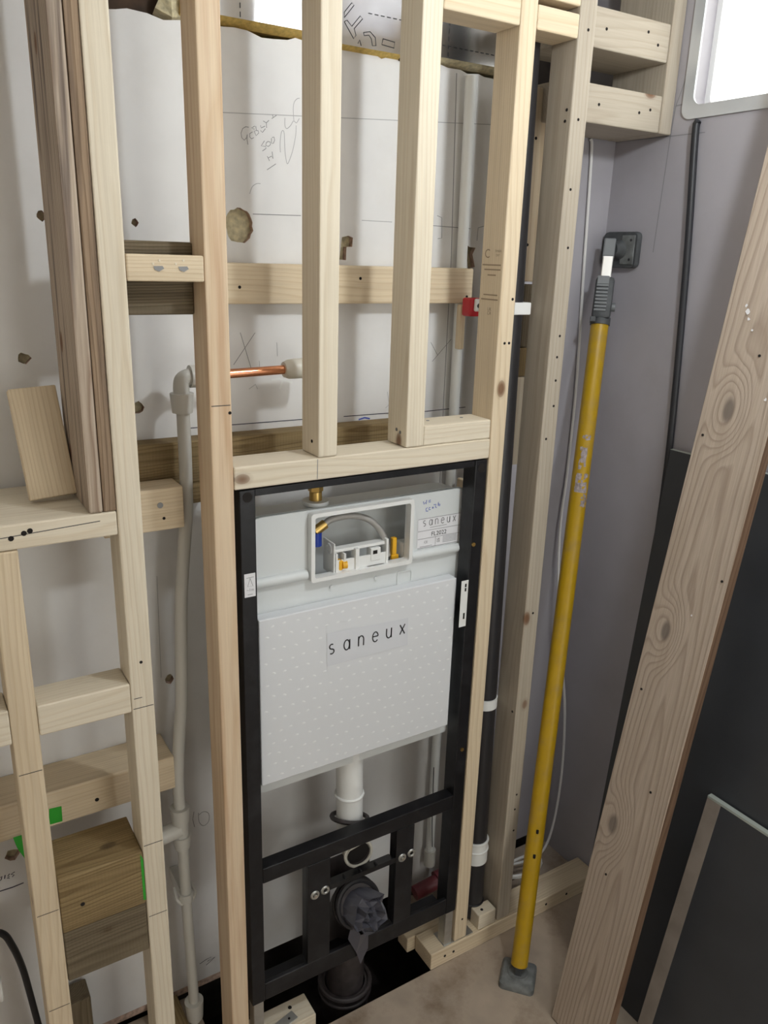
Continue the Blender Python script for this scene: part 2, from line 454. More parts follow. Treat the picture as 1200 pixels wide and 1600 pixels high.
def torus(name, c, d, R, r, mat, parent=None, n=28, m=8, **k):
    c = V(c); u, w, d = frame_for(V(d))
    vs, fs = [], []
    for i in range(n):
        t = 2 * PI * i / n
        e = u * math.cos(t) + w * math.sin(t)
        for j in range(m):
            s = 2 * PI * j / m
            vs.append(c + e * (R + r * math.cos(s)) + d * (r * math.sin(s)))
    for i in range(n):
        for j in range(m):
            i2, j2 = (i + 1) % n, (j + 1) % m
            fs.append([i * m + j, i2 * m + j, i2 * m + j2, i * m + j2])
    return mk(name, vs, fs, mat, parent, smooth=True, **k)

def screw(c, nrm, r, parent, mat='screw', name='screw'):
    c, nrm = V(c), V(nrm).normalized()
    vs, fs = cyl_geo(c - nrm * 0.002, c + nrm * 0.0007, r, r * 0.9, 10)
    return mk(name, vs, fs, mat, parent)

def slab(name, outer, holes, fmap, mat, edge_mat=None, **k):
    """Flat sheet with holes; fmap(u, v, t) -> point, t = 0 front, 1 back."""
    loops = [outer] + holes
    tris = tessellate_polygon([[V((u, v, 0)) for u, v in lp] for lp in loops])
    flat = [p for lp in loops for p in lp]
    n = len(flat)
    vs = [V(fmap(u, v, 0)) for u, v in flat] + [V(fmap(u, v, 1)) for u, v in flat]
    fs = []
    for t in tris:
        fs.append(list(t)); fs.append([t[2] + n, t[1] + n, t[0] + n])
    nface = len(fs)
    base = 0
    for lp in loops:
        m = len(lp)
        for i in range(m):
            a, b = base + i, base + (i + 1) % m
            fs.append([a, b, b + n, a + n])
        base += m
    o = mk(name, vs, fs, mat, **k)
    if edge_mat:
        o.data.materials.append(M[edge_mat])
        for i, p in enumerate(o.data.polygons):
            if i >= nface: p.material_index = 1
    bm = bmesh.new(); bm.from_mesh(o.data)
    bmesh.ops.recalc_face_normals(bm, faces=bm.faces)
    bm.to_mesh(o.data); bm.free()
    return o

def ribbon_geo(pts, nrm, w, lift=0.0004):
    pts = [V(p) for p in pts]; nrm = V(nrm)
    vs, fs = [], []
    for i, p in enumerate(pts):
        d = (pts[min(i + 1, len(pts) - 1)] - pts[max(i - 1, 0)]).normalized()
        s = d.cross(nrm).normalized() * (w / 2)
        vs += [p + s + nrm * lift, p - s + nrm * lift]
    for i in range(len(pts) - 1):
        fs.append([2 * i, 2 * i + 1, 2 * i + 3, 2 * i + 2])
    return vs, fs

def marks(name, strokes, nrm, w, mat, parent, lift=0.0004, **k):
    """Several pen or pencil strokes of one inscription."""
    V_, F_ = [], []
    for s in strokes:
        vs, fs = ribbon_geo(s, nrm, w, lift)
        b = len(V_); V_ += vs; F_ += [[i + b for i in f] for f in fs]
    return mk(name, V_, F_, mat, parent, **k)

def text(name, s, fmap, size, mat, parent, **k):
    cu = bpy.data.curves.new('txt', 'FONT'); cu.body = s; cu.size = size; cu.align_x = 'CENTER'; cu.resolution_u = 3
    o = bpy.data.objects.new('txt', cu); COL.objects.link(o)
    dg = bpy.context.evaluated_depsgraph_get()
    me = bpy.data.meshes.new_from_object(o.evaluated_get(dg))
    vs = [V(fmap(v.co.x, v.co.y)) for v in me.vertices]
    fs = [list(p.vertices) for p in me.polygons]
    bpy.data.objects.remove(o); bpy.data.curves.remove(cu); bpy.data.meshes.remove(me)
    return mk(name, vs, fs, mat, parent, **k)

def arc(cx, cy, rx, a0, a1, n=10, ry=None):
    ry = rx if ry is None else ry
    return [(cx + rx * math.cos(math.radians(a0 + (a1 - a0) * i / n)), cy + ry * math.sin(math.radians(a0 + (a1 - a0) * i / n))) for i in range(n + 1)]

def jag(cx, cy, rx, ry, n=12, j=0.25):
    return [(cx + rx * math.cos(2 * PI * i / n) * rnd.uniform(1 - j, 1 + j), cy + ry * math.sin(2 * PI * i / n) * rnd.uniform(1 - j, 1 + j)) for i in range(n)]

def rrect(u0, u1, v0, v1, r, n=5):
    out = []
    for cx, cy, a in ((u1 - r, v1 - r, 0), (u0 + r, v1 - r, 90), (u0 + r, v0 + r, 180), (u1 - r, v0 + r, 270)):
        out += arc(cx, cy, r, a, a + 90, n)
    return out

# ================================================================== THE SETTING
S = dict(kind='structure')
# plasterboard behind the studs, with its ragged upper edge and the holes broken into it
top = []
x = XS = 0.685
while x > XL + 0.02:
    z = 1.911 + rnd.uniform(-0.005, 0.004)
    top.append((x, z)); x -= rnd.uniform(0.012, 0.03)
outer = [(XL, 0.03), (XS, 0.03)] + top + [(XL, 1.91)]
holes = [jag(0.094, 1.617, 0.025, 0.028, 26, 0.07), jag(-0.082, 1.614, 0.0055, 0.006, 9), jag(-0.266, 1.407, 0.009, 0.009, 10),
         jag(-0.221, 1.617, 0.007, 0.007, 9), jag(-0.096, 1.318, 0.010, 0.010, 9),
         [(0.293, 1.606), (0.307, 1.609), (0.316, 1.606), (0.315, 1.590), (0.303, 1.589), (0.302, 1.566), (0.288, 1.567)],
         [(0.577, 1.604), (0.586, 1.598), (0.602, 1.597), (0.595, 1.584), (0.603, 1.560), (0.585, 1.556)],
         jag(-0.069, 0.791, 0.008, 0.010, 9), jag(-0.078, 0.351, 0.005, 0.006, 9), jag(-0.374, 0.515, 0.014, 0.012, 9)]
wall_back = slab('wall_back', outer, holes, lambda u, v, t: (u, YW + 0.0125 * t, v), 'board', 'gypsum',
                 label='white plasterboard wall behind the timber studs', cat='wall', **S)
box('gypsum_rim', (XL, YW + 0.0005, 0.012), (0.03, YW + 0.012, 0.0298), 'gypsum', wall_back)
slab('wall_corner', [(XS + 0.001, 0.03), (XR, 0.03), (XR, 1.862), (XS + 0.001, 1.862)], [], lambda u, v, t: (u, YW + 0.0125 * t, v), 'grey_board', 'gypsum',
     label='grey plasterboard strip in the corner right of the last stud', cat='wall', **S)
# insulation between the wall and the outer masonry: seen through the holes
box('insulation_layer', (XL, YW + 0.0135, 0.02), (XR, YW + 0.06, 1.885), 'foam_pale', wall_back, bev=0.0)
box('wall_outer', (XL - 0.05, 0.36, ZS), (XR + 0.3, 0.42, ZC + 0.05), 'cavity', label='dark masonry behind the insulation', cat='wall', bev=0, **S)

# right wall with the window opening
hole = rrect(SIDE_WIN[0], SIDE_WIN[1], SIDE_WIN[2], SIDE_WIN[3], 0.028)
wall_right = slab('wall_right', [(YF, ZS), (0.36, ZS), (0.36, ZC), (YF, ZC)], [hole],
                  lambda u, v, t: (XR + 0.09 * t, u, v), 'grey_board', label='grey plasterboard wall on the right below the window', cat='wall', **S)
win = thing('window_1', (XR, SIDE_WIN[0], SIDE_WIN[2]), 'bright window with silver taped edge in the right wall', 'window', kind='structure')
W = SIDE_WIN
def border(name, u0, u1, v0, v1, r, wd, fm, mat, parent, **k):
    a = rrect(u0, u1, v0, v1, r); b = rrect(u0 - wd, u1 + wd, v0 - wd, v1 + wd, r * 0.7 + wd * 0.3)
    n = len(a)
    vs = [V(fm(p[0], p[1], 0)) for p in a] + [V(fm(p[0], p[1], 0)) for p in b] + [V(fm(p[0], p[1], 1)) for p in a] + [V(fm(p[0], p[1], 1)) for p in b]
    fs = []
    for i in range(n):
        j = (i + 1) % n
        fs += [[i, j, n + j, n + i], [2 * n + i, 3 * n + i, 3 * n + j, 2 * n + j], [i, 2 * n + i, 2 * n + j, j], [n + i, n + j, 3 * n + j, 3 * n + i]]
    return mk(name, vs, fs, mat, parent, **k)
border('tape_edging', W[0] + 0.012, W[1] - 0.012, W[2] + 0.012, W[3] - 0.012, 0.02, 0.024, lambda u, v, t: (XR - 0.0045 * (1 - t), u, v), 'tape', win, label='crinkled silver tape edging')
border('window_frame', W[0] + 0.03, W[1] - 0.012, W[2] + 0.014, W[3] - 0.03, 0.02, 0.013, lambda u, v, t: (XR + 0.045 + 0.035 * t, u, v), 'upvc', win)
box('pane', (XR + 0.060, W[0] + 0.025, W[2] + 0.012), (XR + 0.064, W[1] - 0.01, W[3] - 0.025), 'glass', win, bev=0)

# rest of the room
wall_front = slab('wall_front', [(XL - 0.05, ZS), (XR + 0.09, ZS), (XR + 0.09, ZC), (XL - 0.05, ZC)],
                  [[(REAR_FILL[0], REAR_FILL[2]), (REAR_FILL[1], REAR_FILL[2]), (REAR_FILL[1], REAR_FILL[3]), (REAR_FILL[0], REAR_FILL[3])]],
                  lambda u, v, t: (u, YF - 0.08 * t, v), 'paint', label='painted wall behind the photographer', cat='wall', **S)
w2 = thing('fill_window', (REAR_FILL[0], YF, REAR_FILL[2]), 'added window behind the photographer that lets in soft fill light', 'window', kind='structure')  # never in view, added to brighten the room with soft daylight
rx0, rx1, rz0, rz1 = REAR_FILL
for lo, hi in (((rx0, YF - 0.06, rz0), (rx1, YF - 0.01, rz0 + 0.04)), ((rx0, YF - 0.06, rz1 - 0.04), (rx1, YF - 0.01, rz1)),
               ((rx0, YF - 0.06, rz0 + 0.04), (rx0 + 0.04, YF - 0.01, rz1 - 0.04)), ((rx1 - 0.04, YF - 0.06, rz0 + 0.04), (rx1, YF - 0.01, rz1 - 0.04))):
    box('frame_bar', lo, hi, 'upvc', w2)
box('pane', (rx0 + 0.03, YF - 0.04, rz0 + 0.03), (rx1 - 0.03, YF - 0.036, rz1 - 0.03), 'glass', w2, bev=0)
box('wall_left', (XL - 0.05, YF, ZS), (XL, 0.36, ZC), 'paint', label='painted wall on the far left', cat='wall', bev=0, **S)
box('ceiling', (XL - 0.05, YF - 0.08, ZC), (XR + 0.3, 0.42, ZC + 0.05), 'ceiling', label='plain ceiling above the room', cat='ceiling', bev=0, **S)
box('ground', (XL - 0.05, YF - 0.08, ZS - 0.05), (XR + 0.3, 0.42, ZS), 'earth', label='dark ground below the floor opening', cat='ground', bev=0, **S)
# floor boards with the opening cut along the stud wall
FX0, FX1 = -0.06, 0.455
slab('floor', [(XL, YF), (XR, YF), (XR, 0.21), (0.80, 0.21), (0.795, 0.12), (0.70, 0.115), (0.69, 0.21), (FX1, 0.21), (FX1, -0.003), (FX0, -0.006), (FX0, 0.21), (XL, 0.21)], [],
     lambda u, v, t: (u, v, -0.02 * t), 'floor', label='dusty beige floor board with brown stains', cat='floor', **S)

# ---- pencil and marker lines on the wall
def wp(l, y=YW): return [(a, y, b) for a, b in l]
NF = (0, -1, 0)
HW = {
    'G': [(0.1147, 1.7715), (0.1096, 1.772), (0.1039, 1.7685), (0.1009, 1.7615), (0.1019, 1.7548), (0.1063, 1.7513), (0.1098, 1.7546), (0.1118, 1.7606), (0.1112, 1.7528), (0.1126, 1.7451)],
    'E': [(0.1255, 1.7745), (0.1198, 1.771), (0.1249, 1.7696)],
    'E2': [(0.1213, 1.7654), (0.1162, 1.762), (0.1161, 1.7571), (0.1194, 1.7545), (0.1234, 1.7568)],
    'B': [(0.1272, 1.7747), (0.1282, 1.768), (0.1242, 1.7666), (0.1275, 1.7601), (0.1322, 1.7645), (0.1311, 1.7683), (0.1282, 1.768)],
    'E3': [(0.1358, 1.7765), (0.1369, 1.7727), (0.1439, 1.7763)], 'E4': [(0.1357, 1.7687), (0.1391, 1.7661), (0.1444, 1.7725)],
    'r': [(0.1406, 1.7838), (0.1463, 1.7814), (0.1467, 1.7737)], 'r2': [(0.1463, 1.7814), (0.151, 1.7858)],
    't': [(0.1562, 1.7888), (0.165, 1.795)], 't2': [(0.1575, 1.7952), (0.1586, 1.7914)]}
H5 = {
    '5': [(0.1424, 1.7537), (0.1364, 1.7453), (0.1445, 1.745), (0.1451, 1.7421), (0.1386, 1.7376)],
    '0': [(0.1458, 1.751), (0.1446, 1.747), (0.1492, 1.7454), (0.1533, 1.7487), (0.1528, 1.7527), (0.1487, 1.7533), (0.1458, 1.751)],
    '00': [(0.1552, 1.7588), (0.1551, 1.7509), (0.1586, 1.7512), (0.1611, 1.7564), (0.1599, 1.7612), (0.1564, 1.7599)],
    'N': [(0.1472, 1.7303), (0.1512, 1.7232), (0.1489, 1.7275), (0.1548, 1.731), (0.1577, 1.7272), (0.1561, 1.7381)],
    'u': [(0.1463, 1.7088), (0.163, 1.7196)]}
marks('handwriting', [wp(s) for s in list(HW.values()) + list(H5.values())], NF, 0.0011, 'pencil', wall_back, label='pencilled note on the wall')
LOOPS = [[(0.1715, 1.7384), (0.171, 1.7513), (0.173, 1.7674), (0.176, 1.7726), (0.1789, 1.7679), (0.1799, 1.7421), (0.1821, 1.7272), (0.1845, 1.7213), (0.1894, 1.7298), (0.1955, 1.7465), (0.2004, 1.769), (0.2011, 1.783)],
         [(0.1803, 1.7927), (0.1802, 1.7809), (0.1837, 1.7763), (0.1909, 1.782), (0.1963, 1.7895), (0.2017, 1.787), (0.2071, 1.7945)],
         [(0.2078, 1.8256), (0.203, 1.8241), (0.1977, 1.8181), (0.1958, 1.8081), (0.1969, 1.7905)], [(0.114, 1.6688), (0.1189, 1.6802), (0.1272, 1.6858), (0.1342, 1.6862)]]
marks('pencil_scribble', [smooth_path(wp(s), 4) for s in LOOPS], NF, 0.0011, 'pencil_faint', wall_back)
for a, b, m in (((0.04, 1.787), (0.66, 1.829), 'pencil_faint'), ((0.119, 1.637), (0.21, 1.639), 'pencil'), ((0.334, 1.637), (0.40, 1.637), 'pencil_faint'), ((0.48, 1.635), (0.586, 1.633), 'pencil')):
    marks('pencil_line', [wp([a, b])], NF, 0.0013, m, wall_back)
for a, b in (((-0.02, 1.2755), (0.24, 1.274)), ((0.302, 1.273), (0.41, 1.272)), ((0.49, 1.269), (0.601, 1.271))):
    marks('marker_line', [wp([a, b])], NF, 0.0016, 'ink', wall_back)
marks('board_joint', [wp([(0.532, 1.905), (0.542, 1.58), (0.542, 1.29), (0.545, 1.0)])], NF, 0.0018, 'pencil', wall_back)
marks('pencil_cross', [wp([(0.077, 1.383), (0.119, 1.438)]), wp([(0.091, 1.439), (0.11, 1.376)])], NF, 0.0011, 'pencil', wall_back)
marks('pencil_cross', [wp([(0.508, 1.372), (0.553, 1.416)]), wp([(0.502, 1.411), (0.520, 1.385)])], NF, 0.0011, 'pencil', wall_back)
marks('pencil_bracket', [wp([(0.5031, 1.6534), (0.514, 1.6504), (0.5164, 1.6126), (0.5073, 1.611)])], NF, 0.0013, 'pencil', wall_back)
marks('pencil_bracket', [wp([(0.6212, 1.6397), (0.6052, 1.6354), (0.604, 1.6108)])], NF, 0.0013, 'pencil', wall_back)
marks('pencil_number', [wp([(-0.0352, 0.4763), (-0.0386, 0.4588), (-0.0355, 0.4385)]), smooth_path(wp([(-0.0259, 0.4696), (-0.0255, 0.4472), (-0.0164, 0.434), (-0.0051, 0.4407), (-0.0044, 0.4596), (-0.015, 0.4686), (-0.0248, 0.4644)]), 3)], NF, 0.0013, 'pencil', wall_back, label='pencilled number 10')
marks('marker_scribble', [wp([(-0.0396, 0.0767), (-0.0248, 0.0814), (-0.0129, 0.0824), (-0.0221, 0.0745), (-0.0042, 0.0777), (-0.0254, 0.0654)])], NF, 0.0016, 'ink', wall_back)
marks('marker_writing', [wp(s) for s in ([(-0.3995, 0.4737), (-0.3961, 0.475), (-0.3979, 0.4686), (-0.4002, 0.4668)], [(-0.3907, 0.4755), (-0.3926, 0.4677)],
      [(-0.3832, 0.475), (-0.3869, 0.4709), (-0.3838, 0.4695), (-0.3883, 0.4672), (-0.3842, 0.4653)], [(-0.3745, 0.4755), (-0.3813, 0.4727), (-0.3763, 0.469), (-0.3798, 0.4662)])], NF, 0.0018, 'ink', wall_back, label='black marker writing')
marks('marker_line', [wp([(-0.43, 0.445), (-0.3811, 0.4435), (-0.3623, 0.4451)])], NF, 0.0024, 'ink', wall_back)
marks('pencil_scribble', [wp([(0.4013, 1.3159), (0.4068, 1.2896), (0.398, 1.283)]), wp([(0.4164, 1.3176), (0.4126, 1.2984), (0.405, 1.29)]), wp([(0.105, 1.338), (0.118, 1.346), (0.122, 1.337)]), wp([(0.127, 1.375), (0.126, 1.388)]), wp([(0.162, 1.395), (0.161, 1.42)])], NF, 0.001, 'pencil_faint', wall_back)
marks('blue_smudge', [wp([(0.336, 1.264), (0.35, 1.267), (0.362, 1.264)])], NF, 0.003, 'blue_ink', wall_back)
marks('pencil_line', [wp([(-0.0815, 1.0074), (-0.0852, 0.80)])], NF, 0.001, 'pencil_faint', wall_back)
marks('filler_smear', [wp(s) for s in ([(0.150, 1.352), (0.165, 1.354), (0.176, 1.350), (0.192, 1.345)], [(0.172, 1.350), (0.166, 1.335)])], NF, 0.004, 'white', wall_back)
marks('pencil_line', [[(XR, -0.02, 1.823), (XR, 0.21, 1.826)]], (-1, 0, 0), 0.0018, 'pencil', wall_right)
marks('board_joint', [[(XR, 0.031, 1.96), (XR, 0.059, 1.879), (XR, 0.063, 1.83), (XR, 0.07, 1.60)]], (-1, 0, 0), 0.002, 'pencil', wall_right)
marks('board_joint', [[(XR, 0.059, 1.879), (XR, 0.028, 1.880)]], (-1, 0, 0), 0.003, 'pencil', wall_right)
marks('board_joint', [[(XR, -0.252, 1.84), (XR, -0.252, 1.25)]], (-1, 0, 0), 0.002, 'pencil', wall_right)

# ================================================================== ROOF INSULATION ABOVE THE WALL
def pir(name, x0, x1, ybot, zb, zt, foam, label, corner=0.0):
    t = thing(name, (x0, ybot, zb), label, 'insulation', 'foil insulation boards above the wall')
    th = 0.05
    vs = []
    for xx in (x0, x1):
        vs += [(xx, ybot, zb + 0.009), (xx, ybot + 0.022, zb), (xx, ybot + th, zb), (xx, ybot + th, zt), (xx, ybot, zt)]
    fs = [[0, 1, 2, 3, 4], [9, 8, 7, 6, 5], [0, 5, 6, 1], [1, 6, 7, 2], [2, 7, 8, 3], [3, 8, 9, 4], [4, 9, 5, 0]]
    mk('foam_core', vs, fs, foam, t)
    box('foil_face', (x0, ybot - 0.0012, zb + 0.0088), (x1, ybot - 0.0001, zt), 'foil', t, bev=0)
    return t
f1 = pir('insulation_board', 0.005, 0.245, 0.196, 1.915, 2.34, 'foam', 'foil insulation board with yellow foam edge, third stud gap from the left')
f2 = pir('insulation_board', 0.252, 0.405, 0.196, 1.906, 2.34, 'foam', 'foil insulation board printed with large outlined letters')
f3 = pir('insulation_board', 0.43, 0.70, 0.196, 1.914, 2.34, 'foam_pale', 'foil insulation board with pale foam edge and dashed lines')
YF_ = 0.1946
def dash(parent, a, b):
    a, b = V(a), V(b); d = b - a; n = max(2, int(d.length / 0.012)); s = []
    for i in range(n): s.append([a + d * (i / n), a + d * ((i + 0.6) / n)])
    marks('dashed_line', s, NF, 0.0013, 'print', parent, 0.0002)
dash(f1, (0.098, YF_, 1.926), (0.098, YF_, 2.05)); dash(f2, (0.33, YF_, 1.968), (0.405, YF_, 1.968))
dash(f3, (0.50, YF_, 1.925), (0.50, YF_, 2.05)); dash(f3, (0.45, YF_, 1.942), (0.66, YF_, 1.942))
def fl(l): return [(a + 0.012, YF_, b + 0.008) for a, b in l]
marks('printed_letters', [[(a, YF_, b) for a, b in l] for l in (
    [(0.2836, 1.9621), (0.2976, 1.9781), (0.3022, 1.9754), (0.2837, 1.9542), (0.2836, 1.9621)],
    [(0.2838, 1.9483), (0.2891, 1.9512), (0.2984, 1.9436), (0.3144, 1.9614), (0.3191, 1.9579), (0.303, 1.9408), (0.3068, 1.9315), (0.3024, 1.9256), (0.2838, 1.9483)],
    [(0.3214, 1.9379), (0.3344, 1.9409), (0.3449, 1.9336), (0.3467, 1.9213), (0.3397, 1.9203), (0.337, 1.9306), (0.3322, 1.9353), (0.3229, 1.9332), (0.3214, 1.9379)],
    [(0.3108, 1.9197), (0.3139, 1.9255), (0.3173, 1.9171)],
    [(0.3606, 1.934), (0.3847, 1.9321), (0.3836, 1.9229), (0.3585, 1.9248), (0.3606, 1.934)])], NF, 0.0012, 'print', f2, 0.0002, label='outlined printed letters')
timber('roof_rafter', (-0.16, 0.235, 1.90), (0.0, 0.30, 2.34), 'x', M['rafter'], label='dark brown roof timber above the torn plasterboard edge', cat='rafter')
box('rafter_end', (0.402, 0.20, 1.908), (0.432, 0.29, 2.34), 'rafter', label='dark brown roof timber between the foil boards', cat='rafter', bev=0.002)
vs, fs = tube_geo([(-0.022, 0.23, 1.935), (-0.005, 0.225, 1.928), (0.012, 0.225, 1.935)], [0.018, 0.022, 0.018], 9)
mk('foam_offcut', [V(v) + V((rnd.uniform(-.003, .003), rnd.uniform(-.003, .003), rnd.uniform(-.003, .003))) for v in vs], fs, 'foam_pale', label='lump of pale foam tucked under the roof timber', cat='foam')

# ================================================================== TIMBER FRAMING
SG = 'softwood framing timbers'
def stud(lo, hi, label, mat='cls', name='timber_stud', group=SG, **k):
    return timber(name, lo, hi, 'z', mat, label=label, cat='stud', group=group, **k)
D = 0.063
s1 = stud((-0.190, 0, 0.0), (-0.154, D, ZC - 0.005), 'tall softwood stud beside the old sawn boards', 'cls_white')
s2 = stud((-0.0435, 0, 0.0), (-0.0085, D, ZC - 0.005), 'tall softwood stud with reddish streaks, left of the toilet frame', 'cls_red')
s3 = stud((0.140, 0, 1.2535), (0.1755, D, ZC - 0.005), 'short stud on the sill, nearer the copper pipe', 'cls_white')
s4 = stud((0.3125, 0, 1.2535), (0.3505, D, ZC - 0.005), 'short stud on the sill beside the doubled sill piece', 'cls_white')
s5 = stud((0.5035, 0, 0.047), (0.5385, D, 1.985), 'tall softwood stud with ink stamps, right of the toilet frame', 'cls')
s6 = stud((0.632, 0, 0.0455), (0.6705, 0.066, ZC - 0.005), 'tall softwood stud to the right of the black pipe', 'cls_dimmed')
s0 = stud((-0.3655, 0, 0.0), (-0.328, D, 1.1695), 'short stud under the nogging at the left edge', 'cls')
for st, pts in ((s1, ((-0.171, 0.955),)), (s2, ((-0.012, 1.34),)),
                (s5, ((0.520, 1.43), (0.5305, 1.43), (0.5225, 0.105), (0.531, 1.508))), (s6, ())):
    for (xx, zz) in pts: screw((xx, 0, zz), NF, 0.0028, st, 'hole', 'screw_hole')
for zz, xx in ((1.955, .652), (1.815, .650), (1.70, .651), (1.60, .652), (1.44, .653), (1.40, .653), (1.355, .655), (1.305, .655), (1.24, .648), (0.86, .652), (0.30, .66), (0.36, .659), (0.40, .659)):
    screw((xx + rnd.uniform(-.004, .004), 0, zz), NF, 0.0027, s6, 'hole', 'screw_hole')
for yy, zz in ((0.012, 1.83), (0.014, 1.812), (0.012, 0.62)): screw((0.632, yy, zz), (-1, 0, 0), 0.003, s6, 'hole', 'screw_hole')
for zz in (1.278, 1.281): screw((0.3125, 0.02 + (zz - 1.278) * 4, zz), (-1, 0, 0), 0.0034, s4)
screw((0.140, 0.024, 1.277), (-1, 0, 0), 0.0032, s3, 'hole', 'screw_hole')
# pencil lines across studs
def across(st, x0, x1, z, tilt=0.0, m='print', y=0.0):
    marks('pencil_line', [[(x0, y, z), (x1, y, z + tilt)]], NF, 0.0012, m, st, 0.0003)
for z in (0.875, 0.61, 0.46): across(s1, -0.188, -0.156, z, 0.0)
across(s1, -0.186, -0.173, 0.893)
for z in (0.812, 0.545, 0.345): across(s0, -0.363, -0.330, z)
across(s2, -0.041, -0.011, 1.352)
# ink stamps on the stamped stud (face looking left)
def s5map(cy, cz): return lambda a, b: (0.5035 - 0.0004, cy - a, cz + b)
for s_, cz, sz in (('C', 1.578, 0.022),):
    text('ink_stamp', s_, s5map(0.046, cz), sz, 'stamp', s5)
text('ink_stamp', 'TIMBER', s5map(0.016, 1.588), 0.0055, 'stamp', s5)
text('ink_stamp', 'DRY', s5map(0.016, 1.581), 0.0055, 'stamp', s5)
for z, a, b in ((1.566, 0.058, 0.006), (1.558, 0.052, 0.006), (1.5485, 0.042, 0.018), (1.514, 0.05, 0.010), (1.506, 0.056, 0.008)):
    marks('stamp_line', [[(0.5035, a, z), (0.5035, b, z)]], (-1, 0, 0), 0.0022, 'stamp', s5, 0.0003)
text('ink_stamp', 'UK', s5map(0.030, 1.486), 0.0085, 'stamp', s5); text('ink_stamp', 'CA', s5map(0.030, 1.479), 0.0085, 'stamp', s5)

def nog(lo, hi, label, mat='cls', name='nogging', cat='nogging', axis='x', **k):
    return timber(name, lo, hi, axis, mat, label=label, cat=cat, group=SG, **k)
n0 = nog((XL + 0.004, 0, 1.1705), (-0.191, 0.196, 1.2075), 'wide nogging that the old boards and the offcut stand on', 'cls_white')
for xx in (-0.335, -0.318, -0.310): screw((xx, 0, 1.188 + (xx + .335) * .3), NF, 0.0042, n0, 'hole', 'screw_hole')
marks('pencil_line', [[(-0.35, 0, 1.190), (-0.215, 0, 1.196)]], NF, 0.0011, 'print', n0, 0.0003)
n1 = nog((-0.3275, 0, 0.870), (-0.1905, D, 0.921), 'ridged nogging between the two left studs, halfway up', 'cls_white')
n1b = nog((XL + 0.004, 0, 0.868), (-0.366, D, 0.925), 'nogging cut off by the left edge of the picture', 'cls_white')
n12 = nog((-0.1535, 0, 1.532), (-0.044, 0.043, 1.568), 'short nogging with two slanting screws near the top left', 'cls')
for xx in (-0.110, -0.075):
    mk('angled_screw', [(xx - 0.007, -0.0005, 1.5525), (xx + 0.006, -0.0005, 1.5530), (xx + 0.008, -0.0008, 1.5495), (xx + 0.001, -0.0012, 1.5455), (xx - 0.005, -0.0008, 1.5475)], [[0, 1, 2, 3, 4]], 'screw', n12)
for xx in (-0.117, -0.108, -0.085, -0.074): screw((xx, 0, 1.558 + rnd.uniform(-.003, .003)), NF, 0.0018, n12, 'cls_white', 'splinter')
nog((-0.1535, 0.050, 1.483), (-0.044, 0.098, 1.586), 'dark treated nogging behind the short pale one', 'treated_grey')
sill = nog((-0.008, 0, 1.2155), (0.503, 0.072, 1.2530), 'sill rail across the top of the black toilet frame', 'cls_white', 'sill_rail', 'rail')
across(sill, 0.138, 0.1385, 1.2175, 0.034, 'pencil')
sl2 = nog((0.3515, 0.002, 1.2535), (0.503, 0.066, 1.2895), 'short piece doubled on the sill rail at its right end', 'cls_white', 'sill_packer', 'rail')
for xx in (0.385, 0.462): screw((xx, 0.04, 1.2895), (0, 0, 1), 0.0035, sl2)
nog((0.351, 0, 1.9385), (0.5025, D, 1.976), 'top nogging between the second short stud and the stamped stud', 'cls')
nog((0.5395, 0, 1.9385), (0.6315, D, 1.9755), 'top nogging just right of the stamped stud', 'cls')
nog((0.5035, 0, 1.9865), (0.6315, D, 2.024), 'uppermost nogging over the stamped stud', 'cls')
blk = nog((0.03, 0.172, 1.490), (0.572, 0.2095, 1.557), 'pale batten with knots fixed along the wall behind the studs', 'cls', 'wall_batten', 'batten')
for xx, zz in ((0.077, 1.518), (0.558, 1.503), (0.312, 1.535)): screw((xx, 0.172, zz), NF, 0.003, blk, 'hole', 'screw_hole')
rail = nog((-0.20, 0.166, 1.188), (0.45, 0.2095, 1.2625), 'olive treated rail along the wall behind the sill', 'treated', 'wall_rail', 'rail')
b2 = nog((-0.19, 0.102, 1.131), (-0.0585, 0.160, 1.203), 'square pale block with two screws left of the white pipe', 'cls', 'timber_block', 'block')
screw((-0.098, 0.102, 1.175), NF, 0.0055, b2); screw((-0.093, 0.102, 1.152), NF, 0.0028, b2, 'hole', 'screw_hole')
nog((-0.028, 0.166, 1.150), (0.010, 0.20, 1.1875), 'small brown packer under the treated rail', 'treated', 'packer', 'block')
r2 = nog((XL + 0.004, 0.122, 0.613), (-0.094, 0.2095, 0.682), 'pale rail with green tape along the wall at lower left', 'cls', 'wall_rail', 'rail')
for xx, zz in ((-0.235, 0.640), (-0.345, 0.622)): screw((xx, 0.122, zz), NF, 0.004, r2, 'hole', 'screw_hole')
mk('green_tape', [(-0.314, 0.1215, 0.651), (-0.294, 0.1215, 0.649), (-0.295, 0.1215, 0.618), (-0.317, 0.1215, 0.619)], [[0, 1, 2, 3]], 'green', r2, label='green tape')
t = thing('tape_scrap', (-0.368, 0.12, 0.56), 'curled scrap of green tape hanging by the left stud', 'tape')
mk('strip', smooth_path([(-0.375, 0.119, 0.618), (-0.371, 0.112, 0.600), (-0.363, 0.108, 0.580), (-0.358, 0.112, 0.560)], 3) + smooth_path([(-0.345, 0.119, 0.618), (-0.345, 0.112, 0.600), (-0.345, 0.108, 0.580), (-0.348, 0.112, 0.560)], 3),
   [[i, i + 1, i + 11, i + 10] for i in range(9)], 'green', t)
tn = nog((-0.3275, 0, 0.492), (-0.1905, 0.105, 0.600), 'sawn treated nogging, upper of the stacked pair at lower left', 'treated')
screw((-0.293, 0, 0.538), NF, 0.004, tn, 'hole', 'screw_hole')
